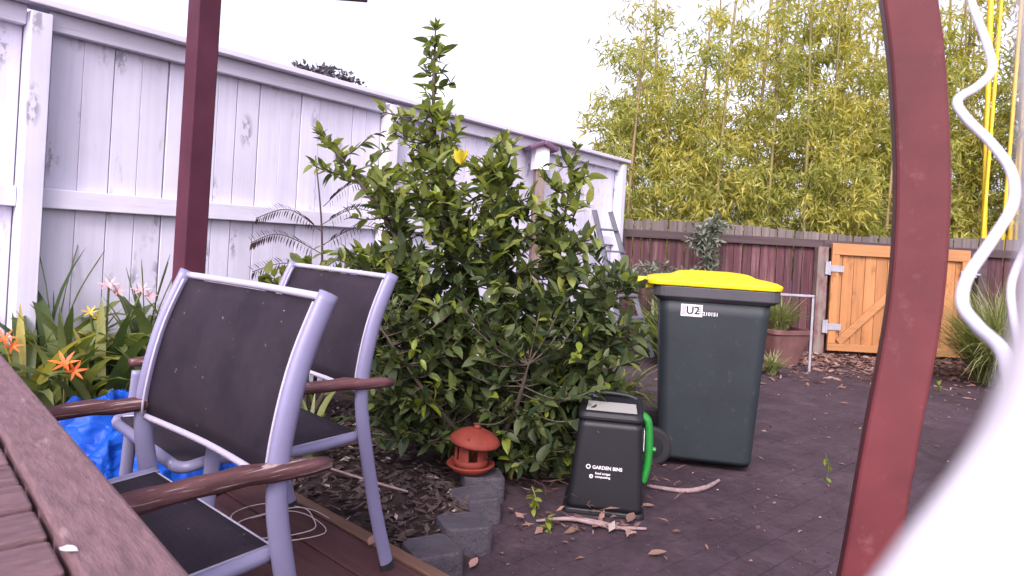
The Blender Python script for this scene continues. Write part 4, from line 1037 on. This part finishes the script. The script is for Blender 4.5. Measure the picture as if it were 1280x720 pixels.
stick('curved_stick', [(.70, 3.20, .012), (.86, 3.16, .012), (.98, 3.22, .012), (1.08, 3.33, .014)], .012, 'pale curved stick lying in front of the wheelie bin')
stick('bark_strip', [(.16, 2.72, .012), (.3, 2.74, .02), (.46, 2.70, .014), (.60, 2.71, .01)], .009, 'pale pink bark strip across the foot of the black garden bin')
stick('bark_strip', [(.30, 2.78, .012), (.42, 2.73, .018), (.55, 2.66, .012)], .006, 'thin curved bark strip right of the leaf pile')
stick('twig', [(-.75, 2.95, .10), (-.55, 2.80, .11), (-.36, 2.72, .10)], .006, 'thin pale twig on the mulch behind the second chair leg')
random.seed(77)
pts = []
for i in range(15):
    a = i * 1.1; pts.append((-.76 + .17 * math.cos(a) * random.uniform(.5, 1.2) + .004 * i, 2.36 + .14 * math.sin(a) * random.uniform(.5, 1.2) - .006 * i, DZ + .006 + random.uniform(0, .006)))
stick('string_tangle', pts, .0019, 'tangled pale string lying on the deck under the second chair', 'string', 'string')
def fallen(loc, rz, s, label):
    b = MB(); b.add(*leaf_verts(.09, .04, -.1, .35)); o = b.build('fallen_leaf', M['litter'], smooth=True); o.location = loc; o.rotation_euler = (R(8), R(-4), rz); o.scale = (s,) * 3
    return tag(o, label, 'leaf', 'single fallen leaves on the paving')
fallen((.56, 2.48, .012), .1, .8, 'pale dry leaf alone on the paving at the bottom of the picture')
fallen((.53, 2.74, .02), 1.1, .9, 'orange brown curled leaf leaning on the foot of the black bin')
fallen((.62, 2.95, .012), -.3, .7, 'pale leaf right of the black garden bin')
fallen((-.08, 2.30, .012), 1.2, .7, 'pale leaf beside the nearest edging block')
fallen((-.40, 2.16, DZ + .012), 1.4, .7, 'narrow pale leaf on the deck edge')
tag(M['dry'] and MB().add(*leaf_verts(.015, .010, .1, .1)).build('white_fleck', M['white_print'], smooth=True), 'white flaked paint chip on the table corner', 'paint chip').location = (-.338, .528, TZ + .003)

def weed(loc, h, label, n=14, seed=1):
    random.seed(seed); t = thing('weed', loc, label, 'weed', 'weeds in the paving')
    b = MB(); b.tube(spline([(0, 0, 0), (.01, 0, h * .5), (-.01, 0, h)], 4), .003, 5); b.build('stem', M['strap'], t)
    b = MB(); vv, ff = leaf_verts(.045, .024, .2, .2, 3)
    for i in range(n):
        z = h * random.uniform(.1, 1); m4 = frame(Vector((0, 0, z)), rnd_dir(.1), random.uniform(-.5, .5), random.uniform(.6, 1.1)); b.add([m4 @ Vector(v) for v in vv], ff)
    b.build('leaves', M['citrus_new'], t, smooth=True)['kind'] = 'stuff'
weed((.150, 2.80, 0), .12, 'small green weed between the edging blocks and the black bin', 16, 1)
weed((.20, 2.66, 0), .05, 'low green weed in front of the leaf pile', 14, 2)
weed((1.66, 3.45, 0), .14, 'single upright green weed in the open paving left of the near post', 4, 3)
weed((3.9, 6.1, 0), .10, 'green weed tuft in the far paving near the gate', 20, 4)

# ------------------------------------------------------------------ white coiled cable and the white plastic bracket right beside the lens
def ray(px, py, d):
    u, v = px - 640.0, HORIZON - py; c_, s = math.cos(ROLL), math.sin(ROLL)
    return Vector(((u * c_ - v * s) * d / F_PX, d, CAM_H + (u * s + v * c_) * d / F_PX))
def cable():
    key = ((1190, -900, .80), (1225, -620, .74), (1180, -400, .70), (1232, -200, .65), (1208, -60, .60), (1214, 0, .57), (1230, 45, .54), (1240, 85, .51), (1222, 108, .49), (1197, 125, .47), (1208, 148, .455), (1238, 178, .44), (1264, 215, .425), (1266, 255, .41), (1240, 300, .39), (1210, 345, .37), (1203, 380, .35), (1222, 408, .33), (1250, 435, .30), (1262, 470, .27), (1272, 520, .24), (1300, 600, .19), (1345, 690, .14), (1390, 780, .09))
    cv = spline([ray(*k) for k in key], 6); b = MB(); b.tube(cv, .0031, 10)
    tag(b.build('coiled_cable', M['cord'], smooth=True), 'wavy white plastic cable hanging at the right edge of the picture', 'cable')
    key = ((1290, -900, .80), (1340, -500, .70), (1345, -100, .60), (1325, 180, .53), (1300, 270, .52), (1280, 312, .52), (1264, 355, .51), (1266, 395, .50), (1274, 440, .49), (1276, 500, .48))
    cv = spline([ray(*k) for k in key], 6); b = MB(); b.tube(cv, .0028, 10)
    tag(b.build('hanging_cable', M['cord'], smooth=True), 'short bend of thin white cable cut off by the right edge of the picture', 'cable')
    d = .055; k_ = d / F_PX
    key = ((1372, -160, 80), (1376, 60, 82), (1388, 260, 92), (1402, 420, 112), (1396, 600, 152), (1330, 780, 188), (1225, 960, 208))
    cv = spline([ray(x, y_, d) for x, y_, r in key], 6); rr = []
    for i in range(len(cv)):
        t = i / 6; a = min(int(t), len(key) - 2); f = t - a; rr.append((key[a][2] * (1 - f) + key[a + 1][2] * f) * k_)
    b = MB(); b.tube(cv, rr, 28); tag(b.build('white_bracket', M['cable'], smooth=True), 'blurred smooth white plastic curve filling the lower right corner', 'bracket')
cable()
